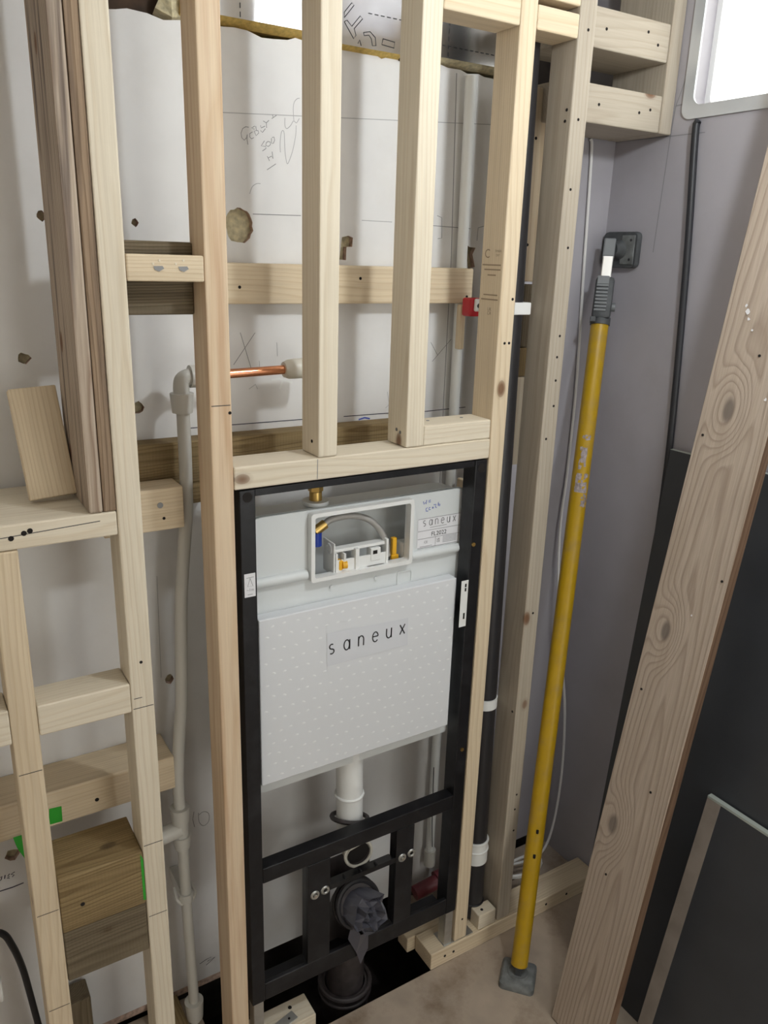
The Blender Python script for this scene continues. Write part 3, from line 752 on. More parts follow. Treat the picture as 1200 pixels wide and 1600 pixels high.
mk('green_tape', [(-0.1907, -0.0006, 0.585), (-0.1950, -0.0006, 0.597), (-0.1950, -0.0006, 0.50), (-0.1907, -0.0006, 0.50)], [[0, 1, 2, 3]], 'green', tn)
nog((-0.3275, 0.002, 0.388), (-0.1905, 0.09, 0.4905), 'greyed treated nogging, lower of the stacked pair at lower left', 'treated_grey')
timber('timber_post', (-0.313, 0.15, 0.0), (-0.276, 0.20, 0.178), 'z', 'treated_grey', label='short dark post end by the wall at the bottom left', cat='post', group=SG)
# floor plates
pl = nog((-0.36, 0.0, 0.0005), (-0.1905, D, 0.044), 'floor plate at the foot of the left studs', 'cls', 'floor_plate', 'plate')
pl2 = nog((-0.0080, -0.003, 0.0005), (0.140, 0.056, 0.0445), 'cut end of floor plate under the frame, left of the drain', 'cls_white', 'floor_plate', 'plate')
screw((0.098, 0.038, 0.0445), (0, 0, 1), 0.0045, pl2, 'hole', 'screw_hole')
mk('fixing_strap', *obox_geo(V((0.075, 0.012, 0.0455)), (V((1, .25, 0)).normalized(), V((-.25, 1, 0)).normalized(), EZ), (0.026, 0.011, 0.001), 0.0009), 'zinc', pl2, label='rounded zinc strap')
screw((0.085, 0.014, 0.0463), (0, 0, 1), 0.003, pl2, 'hole', 'screw_hole')
pl3 = nog((0.436, -0.004, 0.0005), (XR - 0.004, D, 0.0455), 'long floor plate running to the right wall', 'cls', 'floor_plate', 'plate')
for xx in (0.475, 0.50, 0.79, 0.86): screw((xx, -0.004, 0.024), NF, 0.0036, pl3, 'hole', 'screw_hole')
nog((0.415, 0.0645, 0.0005), (0.62, 0.106, 0.0415), 'short plate tucked behind the long floor plate', 'cls', 'floor_plate', 'plate')
sb = nog((0.574, -0.001, 0.046), (0.625, 0.032, 0.088), 'small pale block on the floor plate beside the black pipe', 'cls_white', 'timber_block', 'block')
screw((0.592, 0.013, 0.088), (0, 0, 1), 0.004, sb, 'hole', 'screw_hole')
timber('floor_timber', (-0.16, 0.105, 0.0005), (-0.095, 0.205, 0.028), 'y', 'treated', label='yellowish timber piece on the floor beside the pipe foot', cat='timber', group=SG)
# box framing in the top right corner
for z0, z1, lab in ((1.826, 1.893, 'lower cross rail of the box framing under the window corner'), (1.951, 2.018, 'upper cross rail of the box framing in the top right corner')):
    r_ = nog((0.671, 0.064, z0), (XR - 0.036, 0.205, z1), lab, 'cls_dimmed', 'cross_rail', 'rail')
    for xx in (0.76, 0.87, 0.90): screw((xx, 0.064, z0 + rnd.uniform(.02, .045)), NF, 0.003, r_, 'hole', 'screw_hole')
timber('corner_post', (XR - 0.0355, 0.062, 1.8255), (XR - 0.001, 0.205, ZC - 0.005), 'z', 'cls_dimmed', label='post against the right wall ending the box framing', cat='post', group=SG)
# battens behind the black pipe
for i, (z0, z1, m, lab, x0) in enumerate(((1.535, 1.885, 'cls', 'upper pale batten behind the black pipe', 0.640), (1.405, 1.53, 'treated_grey', 'grey batten piece behind the white clip of the black pipe', 0.640),
                                      (1.345, 1.404, 'treated', 'small brown batten piece behind the black pipe', 0.64), (1.155, 1.344, 'cls_white', 'lower pale batten with two screws behind the black pipe', 0.64))):
    b_ = timber('batten', (x0, 0.122, z0), (x0 + 0.05, 0.165, z1), 'z', m, label=lab, cat='batten', group=SG)
    for q in (0.2, 0.75):
        if i in (0, 3): screw((x0 + 0.022, 0.122, z0 + (z1 - z0) * q), NF, 0.0032, b_, 'hole', 'screw_hole')
timber('packer', (0.555, 0.1185, 0.62), (0.566, 0.165, 1.13), 'z', 'cls', label='thin batten edge behind the black pipe, lower half', cat='batten', group=SG)

# two old sawn boards standing on the nogging
timber('sawn_board', (-0.2290, 0.0, 1.208), (-0.2095, 0.142, ZC - 0.01), 'z', 'old', label='grey weathered sawn board, left one of the pair on the nogging', cat='board', group='old sawn boards', bev=0.003)
timber('sawn_board', (-0.2085, 0.001, 1.208), (-0.1908, 0.138, ZC - 0.01), 'z', 'old_face', label='brown sawn board squeezed between the grey board and the stud', cat='board', group='old sawn boards', bev=0.002)
# leaning offcut
up = V((-0.009, 0.055, 0.168)).normalized(); ux = V((1, 0.0, 0.03)); ux = (ux - up * ux.dot(up)).normalized(); un = ux.cross(up).normalized()
otimber('timber_offcut', V((-0.2655, 0.117, 1.2925)), (ux, un, up), (0.0335, 0.010, 0.083), 'cls', label='short pale offcut leaning on the wall beside the old boards', cat='offcut')

# ================================================================== PIPEWORK LEFT
pw = thing('water_pipe', (-0.08, 0.13, 0.03), 'grey white plastic water pipe with elbow and tee at the left', 'pipe')
PY = 0.13
tube('pipe', [(-0.044, PY, 1.335), (-0.0435, PY, 1.26), (-0.0445, PY, 1.19), (-0.046, PY, 1.147), (-0.055, PY, 1.066), (-0.064, PY, 0.97), (-0.072, PY, 0.79), (-0.080, PY, 0.714), (-0.087, PY, 0.618), (-0.086, PY, 0.54)], 0.0112, 'pipe', pw)
tube('pipe', [(-0.085, PY, 0.49), (-0.084, PY, 0.35), (-0.080, PY, 0.10), (-0.079, PY, 0.02)], 0.0108, 'pipe', pw)
el = tube('elbow', [(-0.0445, PY, 1.335), (-0.0445, PY, 1.365), (-0.040, PY, 1.375), (-0.028, PY, 1.3785), (-0.010, PY, 1.3785)], 0.0135, 'pipe', pw)
cyl('collar', (-0.0447, PY, 1.320), (-0.0445, PY, 1.352), 0.0165, 'pipe', el, r1=0.0195)
cyl('collar', (-0.030, PY, 1.3785), (-0.018, PY, 1.3785), 0.0185, 'pipe', el)
tee = tube('tee', [(-0.0865, PY, 0.555), (-0.0860, PY, 0.475)], 0.0145, 'pipe', pw, sub=1)
cyl('collar', (-0.0868, PY, 0.528), (-0.0866, PY, 0.562), 0.0165, 'pipe', tee, r1=0.0185)
cyl('collar', (-0.0858, PY, 0.470), (-0.0860, PY, 0.498), 0.0150, 'pipe', tee, r1=0.0180)
cyl('branch', (-0.088, PY, 0.514), (-0.135, PY, 0.508), 0.0165, 'pipe', tee)
cyl('pipe_clip', (-0.0845, PY, 0.342), (-0.0843, PY, 0.360), 0.0145, 'pipe', pw)
for s_ in (-1, 1): tube('clip_jaw', [(-0.0845 + s_ * 0.010, PY - 0.006, 0.338), (-0.0845 + s_ * 0.019, PY - 0.002, 0.352), (-0.0845 + s_ * 0.017, PY + 0.02, 0.362)], 0.003, 'pipe', pw, n=8)
box('clip_base', (-0.093, PY + 0.012, 0.336), (-0.076, YW - 0.001, 0.362), 'pipe', pw)
cyl('foot_collar', (-0.079, PY, 0.03), (-0.0798, PY, 0.075), 0.0165, 'pipe', pw, r1=0.0195)
cp = thing('copper_pipe', (0.04, PY, 1.37), 'bright copper pipe running behind the stud into a white fitting', 'pipe')
cyl('tube', (-0.012, PY, 1.3785), (0.150, PY, 1.3825), 0.0078, 'copper', cp)
tube('push_fitting', [(0.138, PY, 1.3822), (0.146, PY, 1.3824), (0.16, PY, 1.383), (0.205, PY, 1.3835)], [0.0135, 0.0168, 0.0175, 0.0175], 'cream_pipe', cp, n=18, sub=1)
# white pipe at the back, right hand bay
wpipe = thing('waste_pipe', (0.556, 0.19, 0.1), 'white vertical pipe on the wall behind the stamped stud', 'pipe')
tube('pipe', [(0.5525, 0.192, 1.90), (0.5555, 0.192, 1.58), (0.557, 0.192, 1.33), (0.562, 0.192, 0.6), (0.560, 0.192, 0.12)], 0.0105, 'white', wpipe, n=16)
cyl('coupling', (0.560, 0.19, 0.10), (0.560, 0.19, 0.145), 0.0145, 'pipe', wpipe)
tube('tie_cord', [(0.548, 0.178, 0.40), (0.551, 0.176, 0.24), (0.556, 0.176, 0.165)], 0.0012, 'blackcable', wpipe, n=6)
rd = thing('drain_fitting', (0.58, 0.15, 0.04), 'dark red drain fitting by the wall behind the toilet frame', 'pipe fitting')
cyl('body', (0.50, 0.165, 0.055), (0.60, 0.160, 0.07), 0.018, 'maroon', rd)
cyl('collar', (0.565, 0.1615, 0.065), (0.585, 0.1605, 0.068), 0.025, 'maroon', rd); cyl('cap', (0.60, 0.160, 0.070), (0.62, 0.158, 0.073), 0.021, 'maroon', rd)
pg = thing('red_clip', (0.53, 0.1, 1.47), 'red and white plastic clip beside the stamped stud', 'clip')
box('jaw', (0.530, 0.122, 1.468), (0.560, 0.150, 1.503), 'red', pg, bev=0.004); box('pad', (0.538, 0.114, 1.478), (0.556, 0.1225, 1.502), 'white', pg, bev=0.003)
cyl('button', (0.545, 0.1145, 1.489), (0.545, 0.1125, 1.489), 0.0045, 'soil', pg, n=12)
timber('timber_peg', (0.534, 0.156, 1.401), (0.5465, 0.1715, 1.4885), 'z', 'cls', label='thin wooden strip hanging below the wall batten', cat='strip')

# ================================================================== TOILET FRAME
fr = thing('toilet_frame', (0.25, 0.02, 0.0), 'black steel wall frame for a concealed toilet cistern', 'toilet frame')
SB = 'steel_black'
FD = 0.038
upl = box('upright', (0.0, 0.0005, 0.142), (0.0272, FD, 1.2130), SB, fr, bev=0.0015)
upr = box('upright', (0.4728, 0.0005, 0.142), (0.5000, FD, 1.2130), SB, fr, bev=0.0015)
for u_, xx, zz in ((upl, 0.0135, 1.2015), (upr, 0.4865, 1.1975)):
    cyl('bolt_hole', (xx, 0.0020, zz), (xx, -0.0002, zz), 0.0085, 'hole', u_, n=20)
for xx, zz in ((0.479, 1.045), (0.486, 0.578)): cyl('rivet', (xx, 0.0, zz), (xx, -0.0022, zz), 0.0042, 'brass', upr, n=12)
box('top_bar', (0.0274, 0.003, 1.201), (0.4726, 0.030, 1.2128), SB, fr)
cb = box('cross_bar', (0.0274, 0.0008, 0.4315), (0.4726, 0.030, 0.4655), SB, fr, bev=0.0015)
bb1 = box('bottom_bar', (0.0274, 0.0008, 0.143), (0.4726, 0.010, 0.185), SB, fr, bev=0.0015)
box('bottom_shelf', (0.0274, 0.0105, 0.150), (0.4726, 0.055, 0.156), SB, fr)
for x0, x1, side in ((0.1215, 0.1720, 0), (0.3290, 0.3735, 1)):
    pL = box('bracket_plate', (x0, 0.0004, 0.1855), (x1, 0.006, 0.4312), SB, fr)
    box('flange', (x0, 0.0062, 0.1855), (x0 + 0.004, 0.026, 0.4312), SB, pL)
for px_, pz_, par in ((0.137, 0.3555, 0), (0.160, 0.3575, 0), (0.3440, 0.3575, 1), (0.3675, 0.3600, 1)):
    wsh = torus('washer', (px_, -0.0006, pz_), (0, 1, 0), 0.0072, 0.0028, 'zinc', fr, n=20, m=6)
    cyl('bolt', (px_, -0.0018, pz_), (px_, 0.001, pz_), 0.0035, 'hole', wsh, n=10)
for xx, zz in ((0.137, 0.3555), (0.3440, 0.3575)): cyl('stud_end', (xx, 0.0, zz), (xx, -0.006, zz), 0.0038, 'chrome', fr, n=10)
# sloping channel between the plates
mk('channel', [(0.1722, 0.0006, 0.363), (0.3288, 0.0006, 0.363), (0.3288, 0.0006, 0.351), (0.1722, 0.0006, 0.351), (0.1722, 0.030, 0.351), (0.3288, 0.030, 0.351), (0.3288, 0.030, 0.346), (0.1722, 0.030, 0.346)],
   [[0, 1, 2, 3], [4, 7, 6, 5], [0, 4, 5, 1], [3, 2, 6, 7], [0, 3, 7, 4], [1, 5, 6, 2]], SB, fr)
for xx in (0.205, 0.243, 0.28): box('channel_rib', (xx, 0.002, 0.360), (xx + 0.004, 0.012, 0.3665), SB, fr)
box('back_web', (0.1722, 0.106, 0.245), (0.3288, 0.109, 0.322), 'soil_dusty', fr, bev=0.0005)
# zinc feet
for x0 in (0.004, 0.4765):
    ft = box('foot', (x0, 0.004, 0.046), (x0 + 0.021, 0.008, 0.150), 'zinc', fr, label='zinc foot')
    box('foot_web', (x0, 0.0082, 0.046), (x0 + 0.003, 0.030, 0.150), 'zinc', ft)
box('foot_plate', (0.475, 0.0005, 0.0457), (0.560, 0.045, 0.0468), 'zinc', fr, bev=0.0004)
lb = box('warning_label', (0.0045, -0.0006, 1.029), (0.0238, 0.0003, 1.0705), 'paper', upl, bev=0)
marks('label_print', [[(0.008, -0.0006, 1.0635), (0.021, -0.0006, 1.0640)], [(0.0143, -0.0006, 1.0625), (0.0098, -0.0006, 1.048), (0.0192, -0.0006, 1.048), (0.0143, -0.0006, 1.0625)],
      [(0.0095, -0.0006, 1.0335), (0.0185, -0.0006, 1.0335)]], NF, 0.0008, 'pencil', lb if False else upl, 0.0003)
text('label_text', '~1m', lambda a, b: (0.0143 + a, -0.0009, 1.0395 + b), 0.007, 'pencil', upl)
br = box('side_clip', (0.4555, -0.0018, 0.872), (0.4725, -0.0006, 0.972), 'white', fr, bev=0.0005, label='white side clip')
for zz in (0.962, 0.953, 0.893): box('slot', (0.4640, -0.0024, zz - 0.004), (0.4675, -0.0017, zz + (0.003 if zz > 0.95 else 0.009)), 'hole', fr, bev=0)

# ---- cistern
TY = 0.045
ci = thing('cistern', (0.26, 0.08, 0.6), 'white plastic concealed cistern inside the black frame', 'cistern')
def fY(y): return lambda u, v, t: (u, y + t, v)
tank = slab('tank', rrect(0.034, 0.487, 0.60, 1.148, 0.02, 4), [rrect(0.150, 0.350, 1.024, 1.138, 0.004, 2)], lambda u, v, t: (u, TY + 0.004 * t, v), 'tank', parent=ci)
# body: rounded shell behind the front face
bm_l = rrect(0.034, 0.487, 0.60, 1.148, 0.02, 4); n = len(bm_l)
prof = [(0.0, 0.0), (0.006, 0.004), (0.06, 0.006), (0.075, 0.010)]
vs, fs = [], []
for dy, ins in prof:
    for (u, v) in bm_l:
        cu, cv = 0.2605, 0.874
        su = 1 if u < cu else -1; sv = 1 if v < cv else -1
        vs.append((u + su * ins - su * 0.0025, TY + 0.004 + dy, v + sv * ins - sv * 0.0025))
for j in range(len(prof) - 1):
    for i in range(n):
        k = (i + 1) % n
        fs.append([j * n + i, j * n + k, (j + 1) * n + k, (j + 1) * n + i])
fs.append([(len(prof) - 1) * n + i for i in range(n)])
mk('tank_body', vs, fs, 'tank', ci, smooth=True)
of = border('access_frame', 0.150, 0.350, 1.024, 1.138, 0.005, 0.0075, lambda u, v, t: (u, 0.030 + 0.0149 * t, v), 'white', ci)
# raised moulding ribs and bosses
for x0, x1, z in ((0.036, 0.1395, 1.030), (0.362, 0.484, 1.026)):
    tube('moulded_rib', [(x0, TY - 0.001, z), ((x0 + x1) / 2, TY - 0.002, z), (x1, TY - 0.001, z)], 0.0095, 'tank', ci, n=12, sub=1)
for xx, zz in ((0.190, 0.995), (0.285, 0.995)): cyl('moulded_boss', (xx, TY - 0.004, zz), (xx, TY, zz), 0.004, 'tank', ci, n=12)
border('moulded_recess', 0.335, 0.365, 0.972, 0.996, 0.004, 0.002, lambda u, v, t: (u, TY - 0.002 * (1 - t), v), 'tank', ci)
# front insulation panel with brand sticker
ep = box('insulation_panel', (0.036, 0.018, 0.636), (0.458, TY - 0.0005, 0.972), 'eps', ci, bev=0.002, label='white polystyrene front panel')
dv, df = [], []
for i in range(14):
    for j in range(18):
        cx = 0.05 + j * 0.0235 + (0.011 if i % 2 else 0) + rnd.uniform(-.003, .003); cz = 0.652 + i * 0.0235 + rnd.uniform(-.003, .003)
        if cx > 0.450 or (0.16 < cx < 0.35 and 0.845 < cz < 0.925): continue
        b = len(dv); a0 = rnd.uniform(-.4, .4)
        for q in range(6):
            tt = q * PI / 3; ex, ez = 0.0042 * math.cos(tt), 0.0022 * math.sin(tt)
            dv.append((cx + ex * math.cos(a0) - ez * math.sin(a0), 0.01795, cz + ex * math.sin(a0) + ez * math.cos(a0)))
        dv.append((cx, 0.0176, cz))
        for q in range(6): df.append([b + q, b + (q + 1) % 6, b + 6])
mk('surface_beads', dv, df, 'eps_dot', ep, kind='stuff')
st_ = mk('brand_sticker', [(0.168, 0.0172, 0.918), (0.345, 0.0172, 0.910), (0.346, 0.0172, 0.852), (0.169, 0.0172, 0.850)], [[0, 1, 2, 3]], 'sticker', ep)
LOGO = {'s': [arc(.25, .74, .23, 50, 270, 8, .24) + arc(.25, .26, .25, 90, -130, 8, .24)],
        'a': [arc(.3, .5, .3, 0, 360, 16, .5), [(.62, 1.0), (.62, 0)]],
        'n': [[(0.02, 1), (0.02, 0)], [(.02, .55)] + arc(.3, .62, .28, 180, 0, 10, .38) + [(.58, 0)]],
        'e': [[(.03, .55), (.62, .55)] + arc(.32, .5, .31, 10, 320, 16, .5)],
        'u': [[(.02, 1), (.02, .4)] + arc(.3, .4, .28, 180, 360, 10, .4) + [(.58, 1)], [(.58, 1), (.58, 0)]],
        'x': [[(0, 1), (.58, 0)], [(.58, 1), (0, 0)]]}
def logo(name, word, x0, x1, z0, h, y, slope, w, mat, parent):
    step = (x1 - x0) / (len(word) - 0.4)
    st = []
    for i, ch in enumerate(word):
        for s in LOGO[ch]:
            st.append([(x0 + i * step + a * h * 0.95, y, z0 + slope * i * step + b * h) for a, b in s])
    return marks(name, st, NF, w, mat, parent, 0.0003)
logo('brand_lettering', 'saneux', 0.173, 0.345, 0.874, 0.0205, 0.0170, 0.03, 0.0026, 'print', ep)
# paper label on the tank
pl_ = mk('paper_label', [(0.3765, TY - 0.0006, 1.098), (0.4775, TY - 0.0006, 1.098), (0.4775, TY - 0.0006, 1.037), (0.3765, TY - 0.0006, 1.037)], [[0, 1, 2, 3]], 'paper', tank)
YL = TY - 0.0006
logo('label_brand', 'saneux', 0.389, 0.468, 1.082, 0.0115, YL, 0.0, 0.0017, 'pencil', pl_)
text('label_code', 'FL2022', lambda a, b: (0.427 + a, YL - 0.0004, 1.0595 + b), 0.0125, 'print', pl_)
text('label_small_print', 'CE', lambda a, b: (0.397 + a, YL - 0.0004, 1.0465 + b), 0.007, 'pencil', pl_)
text('label_small_print', 'UK', lambda a, b: (0.4265 + a, YL - 0.0004, 1.0490 + b), 0.0055, 'print', pl_)
text('label_small_print', 'CA', lambda a, b: (0.4265 + a, YL - 0.0004, 1.0445 + b), 0.0055, 'print', pl_)
rules = [[(0.3775, YL, z), (0.4765, YL, z)] for z in (1.0972, 1.0725, 1.0565, 1.0378)] + [[(0.4195, YL, 1.0565), (0.4195, YL, 1.0378)], [(0.405, YL, 1.0775), (0.445, YL, 1.0780)], [(0.383, YL, 1.0405), (0.412, YL, 1.0405)]]
rules += [[(0.437, YL, 1.0425 + q * 0.0028), (0.470, YL, 1.0425 + q * 0.0028)] for q in range(5)]
marks('label_rules', rules, NF, 0.0009, 'pencil', pl_, 0.0003)
BLUE = [[(0.387, 1.1325), (0.389, 1.1265), (0.3916, 1.13), (0.3935, 1.1264), (0.3947, 1.1344)], [(0.4042, 1.1331), (0.3998, 1.1322), (0.4, 1.1293), (0.4044, 1.1297)], [(0.3972, 1.1186), (0.394, 1.1171), (0.3948, 1.1117), (0.3993, 1.1116)], [(0.4039, 1.1187), (0.4007, 1.1172), (0.4009, 1.1138), (0.4048, 1.1142)], [(0.4085, 1.118), (0.4092, 1.1155), (0.4114, 1.1162), (0.4107, 1.1182), (0.4085, 1.118)], [(0.4116, 1.1225), (0.4172, 1.1227), (0.4158, 1.118), (0.4188, 1.1156)], [(0.4226, 1.1268), (0.4219, 1.1201), (0.426, 1.1185), (0.4269, 1.1213), (0.4223, 1.1224)]]
marks('blue_handwriting', [[(a, TY, b) for a, b in s] for s in BLUE], NF, 0.0014, 'blue_ink', tank, 0.0003)
# fittings seen in the access opening
hs = tube('braided_hose', [(0.176, 0.053, 1.113), (0.192, 0.053, 1.122), (0.222, 0.053, 1.1245), (0.250, 0.053, 1.120), (0.276, 0.053, 1.108), (0.296, 0.053, 1.088), (0.309, 0.053, 1.064), (0.315, 0.053, 1.032)], 0.0062, 'hose', ci)
cyl('inlet_elbow', (0.160, 0.053, 1.104), (0.181, 0.053, 1.116), 0.009, 'brass', ci); cyl('blue_cap', (0.163, 0.053, 1.078), (0.163, 0.053, 1.103), 0.0105, 'bluecap', ci)
cyl('inlet_collar', (0.173, 0.075, 1.149), (0.173, 0.075, 1.156), 0.024, 'tank', ci)
iv = cyl('inlet_valve', (0.173, 0.075, 1.156), (0.173, 0.075, 1.172), 0.0115, 'brass', ci)
cyl('nut', (0.173, 0.075, 1.173), (0.173, 0.075, 1.188), 0.0135, 'brass', iv, n=6)
bk = box('valve_bracket', (0.196, 0.040, 1.018), (0.306, 0.044, 1.046), 'white', ci)
# side wall of the bracket with round cut-out and its upper pieces
mk('bracket_side', *obox_geo(V((0.1935, 0.060, 1.049)), (EX, EY, EZ), (0.0015, 0.021, 0.031), 0.001), 'white', ci)
torus('side_cutout', (0.1915, 0.056, 1.066), (1, 0, 0), 0.009, 0.0018, 'tank', ci, n=16, m=6)
for x0, x1, z0, z1, y0 in ((0.236, 0.244, 1.020, 1.064, 0.036), (0.197, 0.308, 1.060, 1.066, 0.044), (0.303, 0.308, 1.018, 1.072, 0.038), (0.213, 0.217, 1.028, 1.058, 0.038), (0.196, 0.200, 1.022, 1.060, 0.038), (0.270, 0.291, 1.034, 1.058, 0.038), (0.262, 0.300, 1.018, 1.024, 0.036)):
    box('bracket_arm', (x0, y0, z0), (x1, y0 + 0.018, z1), 'white', ci)
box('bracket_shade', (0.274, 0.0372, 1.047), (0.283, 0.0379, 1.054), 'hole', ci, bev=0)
box('amber_pin', (0.203, 0.038, 1.026), (0.212, 0.052, 1.046), 'yellowpl', ci, bev=0.003); cyl('amber_knob', (0.211, 0.040, 1.036), (0.219, 0.038, 1.036), 0.007, 'yellowpl', ci, n=10)
box('amber_post', (0.331, 0.060, 1.020), (0.341, 0.070, 1.062), 'yellowpl', ci, bev=0.002); box('amber_post', (0.328, 0.058, 1.018), (0.345, 0.064, 1.028), 'yellowpl', ci, bev=0.002)
box('overflow_cover', (0.352, 0.056, 1.018), (0.372, 0.08, 1.050), 'white', ci, bev=0.002)
# flush pipe
fp = thing('flush_pipe', (0.252, 0.07, 0.30), 'white flush pipe hanging below the cistern panel', 'pipe')
cyl('pipe', (0.251, 0.072, 0.62), (0.254, 0.070, 0.42), 0.028, 'white', fp, n=28)
torus('bead', (0.2525, 0.071, 0.508), (0, 0, 1), 0.0285, 0.003, 'white', fp)
tube('bend', [(0.254, 0.070, 0.43), (0.256, 0.070, 0.41), (0.258, 0.066, 0.388), (0.2595, 0.056, 0.378), (0.260, 0.044, 0.3745)], 0.0285, 'cream_pipe', fp, n=24)
torus('bend_rim', (0.260, 0.041, 0.374), (0.1, 1, -0.12), 0.0300, 0.0034, 'cream_pipe', fp)
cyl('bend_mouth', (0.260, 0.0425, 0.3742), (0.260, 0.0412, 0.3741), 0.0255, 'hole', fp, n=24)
torus('pipe_clamp', (0.255, 0.072, 0.445), (0.25, 0.3, 1), 0.038, 0.005, 'soil_dusty', fp, label='dark clamp ring')

# ---- soil bend, socket and bag
sp = thing('soil_pipe', (0.26, 0.08, -0.2), 'black soil pipe bend rising through the floor opening', 'drain pipe')
tube('bend', [(0.258, 0.085, -0.27), (0.258, 0.085, 0.05), (0.257, 0.083, 0.13), (0.254, 0.068, 0.205), (0.250, 0.040, 0.252), (0.248, 0.012, 0.268)], 0.043, 'soil_dusty', sp, n=28)
cyl('socket', (0.258, 0.085, -0.10), (0.258, 0.085, -0.012), 0.052, 'soil_dusty', sp, r1=0.058, n=32, r_in=0.046)
torus('socket_rim', (0.258, 0.085, -0.012), (0, 0, 1), 0.057, 0.0055, 'soil_dusty', sp, n=36)
torus('socket_bead', (0.258, 0.085, -0.032), (0, 0, 1), 0.058, 0.004, 'soil_dusty', sp, n=36)
torus('mouth_rim', (0.247, 0.014, 0.269), (-0.03, -1, 0.45), 0.047, 0.006, 'soil', sp, n=36)
torus('mouth_bead', (0.248, 0.030, 0.262), (-0.03, -1, 0.45), 0.050, 0.004, 'soil', sp, n=36)
tube('branch', [(0.30, 0.02, -0.12), (0.40, 0.015, -0.11), (0.60, 0.02, -0.10)], 0.03, 'soil_dusty', sp, n=16, sub=1)
# crumpled bag stuffed in the mouth
c0 = V((0.251, 0.004, 0.263)); ax_d = V((0.12, -1, 0.22)).normalized(); ux_, wx_, _ = frame_for(ax_d)
n_a, n_r = 15, 7
vs, fs = [], []
for j in range(n_r):
    q = j / (n_r - 1)
    for i in range(n_a):
        tt = 2 * PI * i / n_a
        lob = 1 + 0.20 * math.cos(5 * tt + q * 2.6) + rnd.uniform(-.09, .09)
        rr = 0.046 * (1 - q) * lob + 0.003
        hgt = 0.010 + 0.022 * math.sin(q * PI * 0.9) + (0.010 if j % 2 else -0.007) * (1 if j not in (0, n_r - 1) else 0) + 0.006 * math.sin(3 * tt + j * 1.7) + rnd.uniform(-.0025, .0025)
        if j == 0: hgt = -0.018; rr = 0.041
        vs.append(c0 + (ux_ * math.cos(tt) + wx_ * math.sin(tt)) * rr + ax_d * hgt)
for j in range(n_r - 1):
    for i in range(n_a):
        k = (i + 1) % n_a
        a, b, c, d = j * n_a + i, j * n_a + k, (j + 1) * n_a + k, (j + 1) * n_a + i
        fs += [[a, b, c], [a, c, d]]
fs.append([(n_r - 1) * n_a + i for i in range(n_a)])
bagt = thing('plastic_bag', c0, 'crumpled grey plastic bag stuffed into the drain mouth', 'bag')
mk('crumpled_film', vs, fs, 'bag', bagt)
tail = [V((0.222, -0.004, 0.25)), V((0.212, -0.006, 0.21)), V((0.232, -0.008, 0.165)), V((0.245, -0.005, 0.125)), V((0.262, -0.006, 0.16)), V((0.258, -0.012, 0.21)), V((0.236, -0.018, 0.22))]
mk('loose_tail', tail, [[0, 1, 6], [1, 2, 6], [2, 5, 6], [2, 3, 4], [2, 4, 5]], 'bag', bagt)

# ================================================================== BLACK PIPE ON THE RIGHT
bp = thing('black_pipe', (0.597, 0.055, 0.0), 'black vertical waste pipe between the two right studs', 'pipe')
def bpx(z): return 0.5925
def bpy_(z): return 0.052 + max(0, z - 0.1) * 0.0205
PB = 0.053
tube('pipe', [(bpx(z), bpy_(z), z) for z in (2.2, 1.8, 1.5, 1.2, 0.6, 0.27, 0.05)], 0.0262, 'soil', bp, n=24, sub=1)
cyl('coupling', (bpx(.208), bpy_(0.208), 0.208), (bpx(.268), bpy_(0.268), 0.268), 0.0292, 'white', bp, n=24)
torus('coupling_bead', (bpx(.243), bpy_(0.243), 0.243), (0, 0, 1), 0.0295, 0.002, 'white', bp); torus('coupling_bead', (bpx(.268), bpy_(0.268), 0.267), (0, 0, 1), 0.0292, 0.002, 'white', bp)
cyl('strap', (bpx(.632), bpy_(0.632), 0.622), (bpx(.632), bpy_(0.632), 0.646), 0.0285, 'white', bp, n=24)
cl = box('pipe_clip', (bpx(1.49) - 0.012, bpy_(1.49) - 0.031, 1.476), (bpx(1.49) + 0.029, bpy_(1.49) - 0.004, 1.499), 'white', bp, bev=0.002)
torus('pipe_joint', (bpx(0.09), bpy_(0.09), 0.09), (0, 0, 1), 0.0262, 0.0022, 'soil', bp)

# ================================================================== PROP
A = V((0.599, -0.121, 0.028)); B = V((0.926, 0.156, 1.603))
d = (B - A).normalized(); pu, pw_, _ = frame_for(d)
prop = thing('support_prop', (0.599, -0.121, 0.0), 'yellow adjustable support prop braced between floor and right wall', 'support prop')
L_ = (B - A).length
def at(s): return A + d * s
s_top = L_ * 0.905
tb = cyl('tube', at(0.012), at(s_top), 0.0192, 'yellow', prop, n=28)
# worn sticker patches on the tube
for s0, s1, a0, a1 in ((0.655, 0.672, 0.35, 1.2), (0.675, 0.70, -0.5, 0.9), (0.705, 0.735, -0.4, 0.35), (0.745, 0.752, -.3, .6)):
    pv, pf = [], []; s0_, s1_ = L_ * s0, L_ * s1
    vdir = V((-0.447, -1.149, 1.0)) - at(s0_); vdir = (vdir - d * vdir.dot(d)).normalized(); vside = d.cross(vdir)
    for ii in range(7):
        for jj in range(6):
            aa = a0 + (a1 - a0) * jj / 5 + rnd.uniform(-.08, .08); ss = s0_ + (s1_ - s0_) * ii / 6 + rnd.uniform(-.002, .002)
            pv.append(at(ss) + (vdir * math.cos(aa) + vside * math.sin(aa)) * 0.0196)
    for ii in range(6):
        for jj in range(5):
            if rnd.random() < 0.75: pf.append([ii * 6 + jj, ii * 6 + jj + 1, (ii + 1) * 6 + jj + 1, (ii + 1) * 6 + jj])
    mk('worn_sticker', pv, pf, 'scuff', tb)
for ss in (0.17, 0.205): cyl('dent_mark', at(L_ * ss) + V((-.0115, -.0155, 0)), at(L_ * ss) + V((-.0118, -.0158, .008)), 0.003, 'hole', tb, n=8)
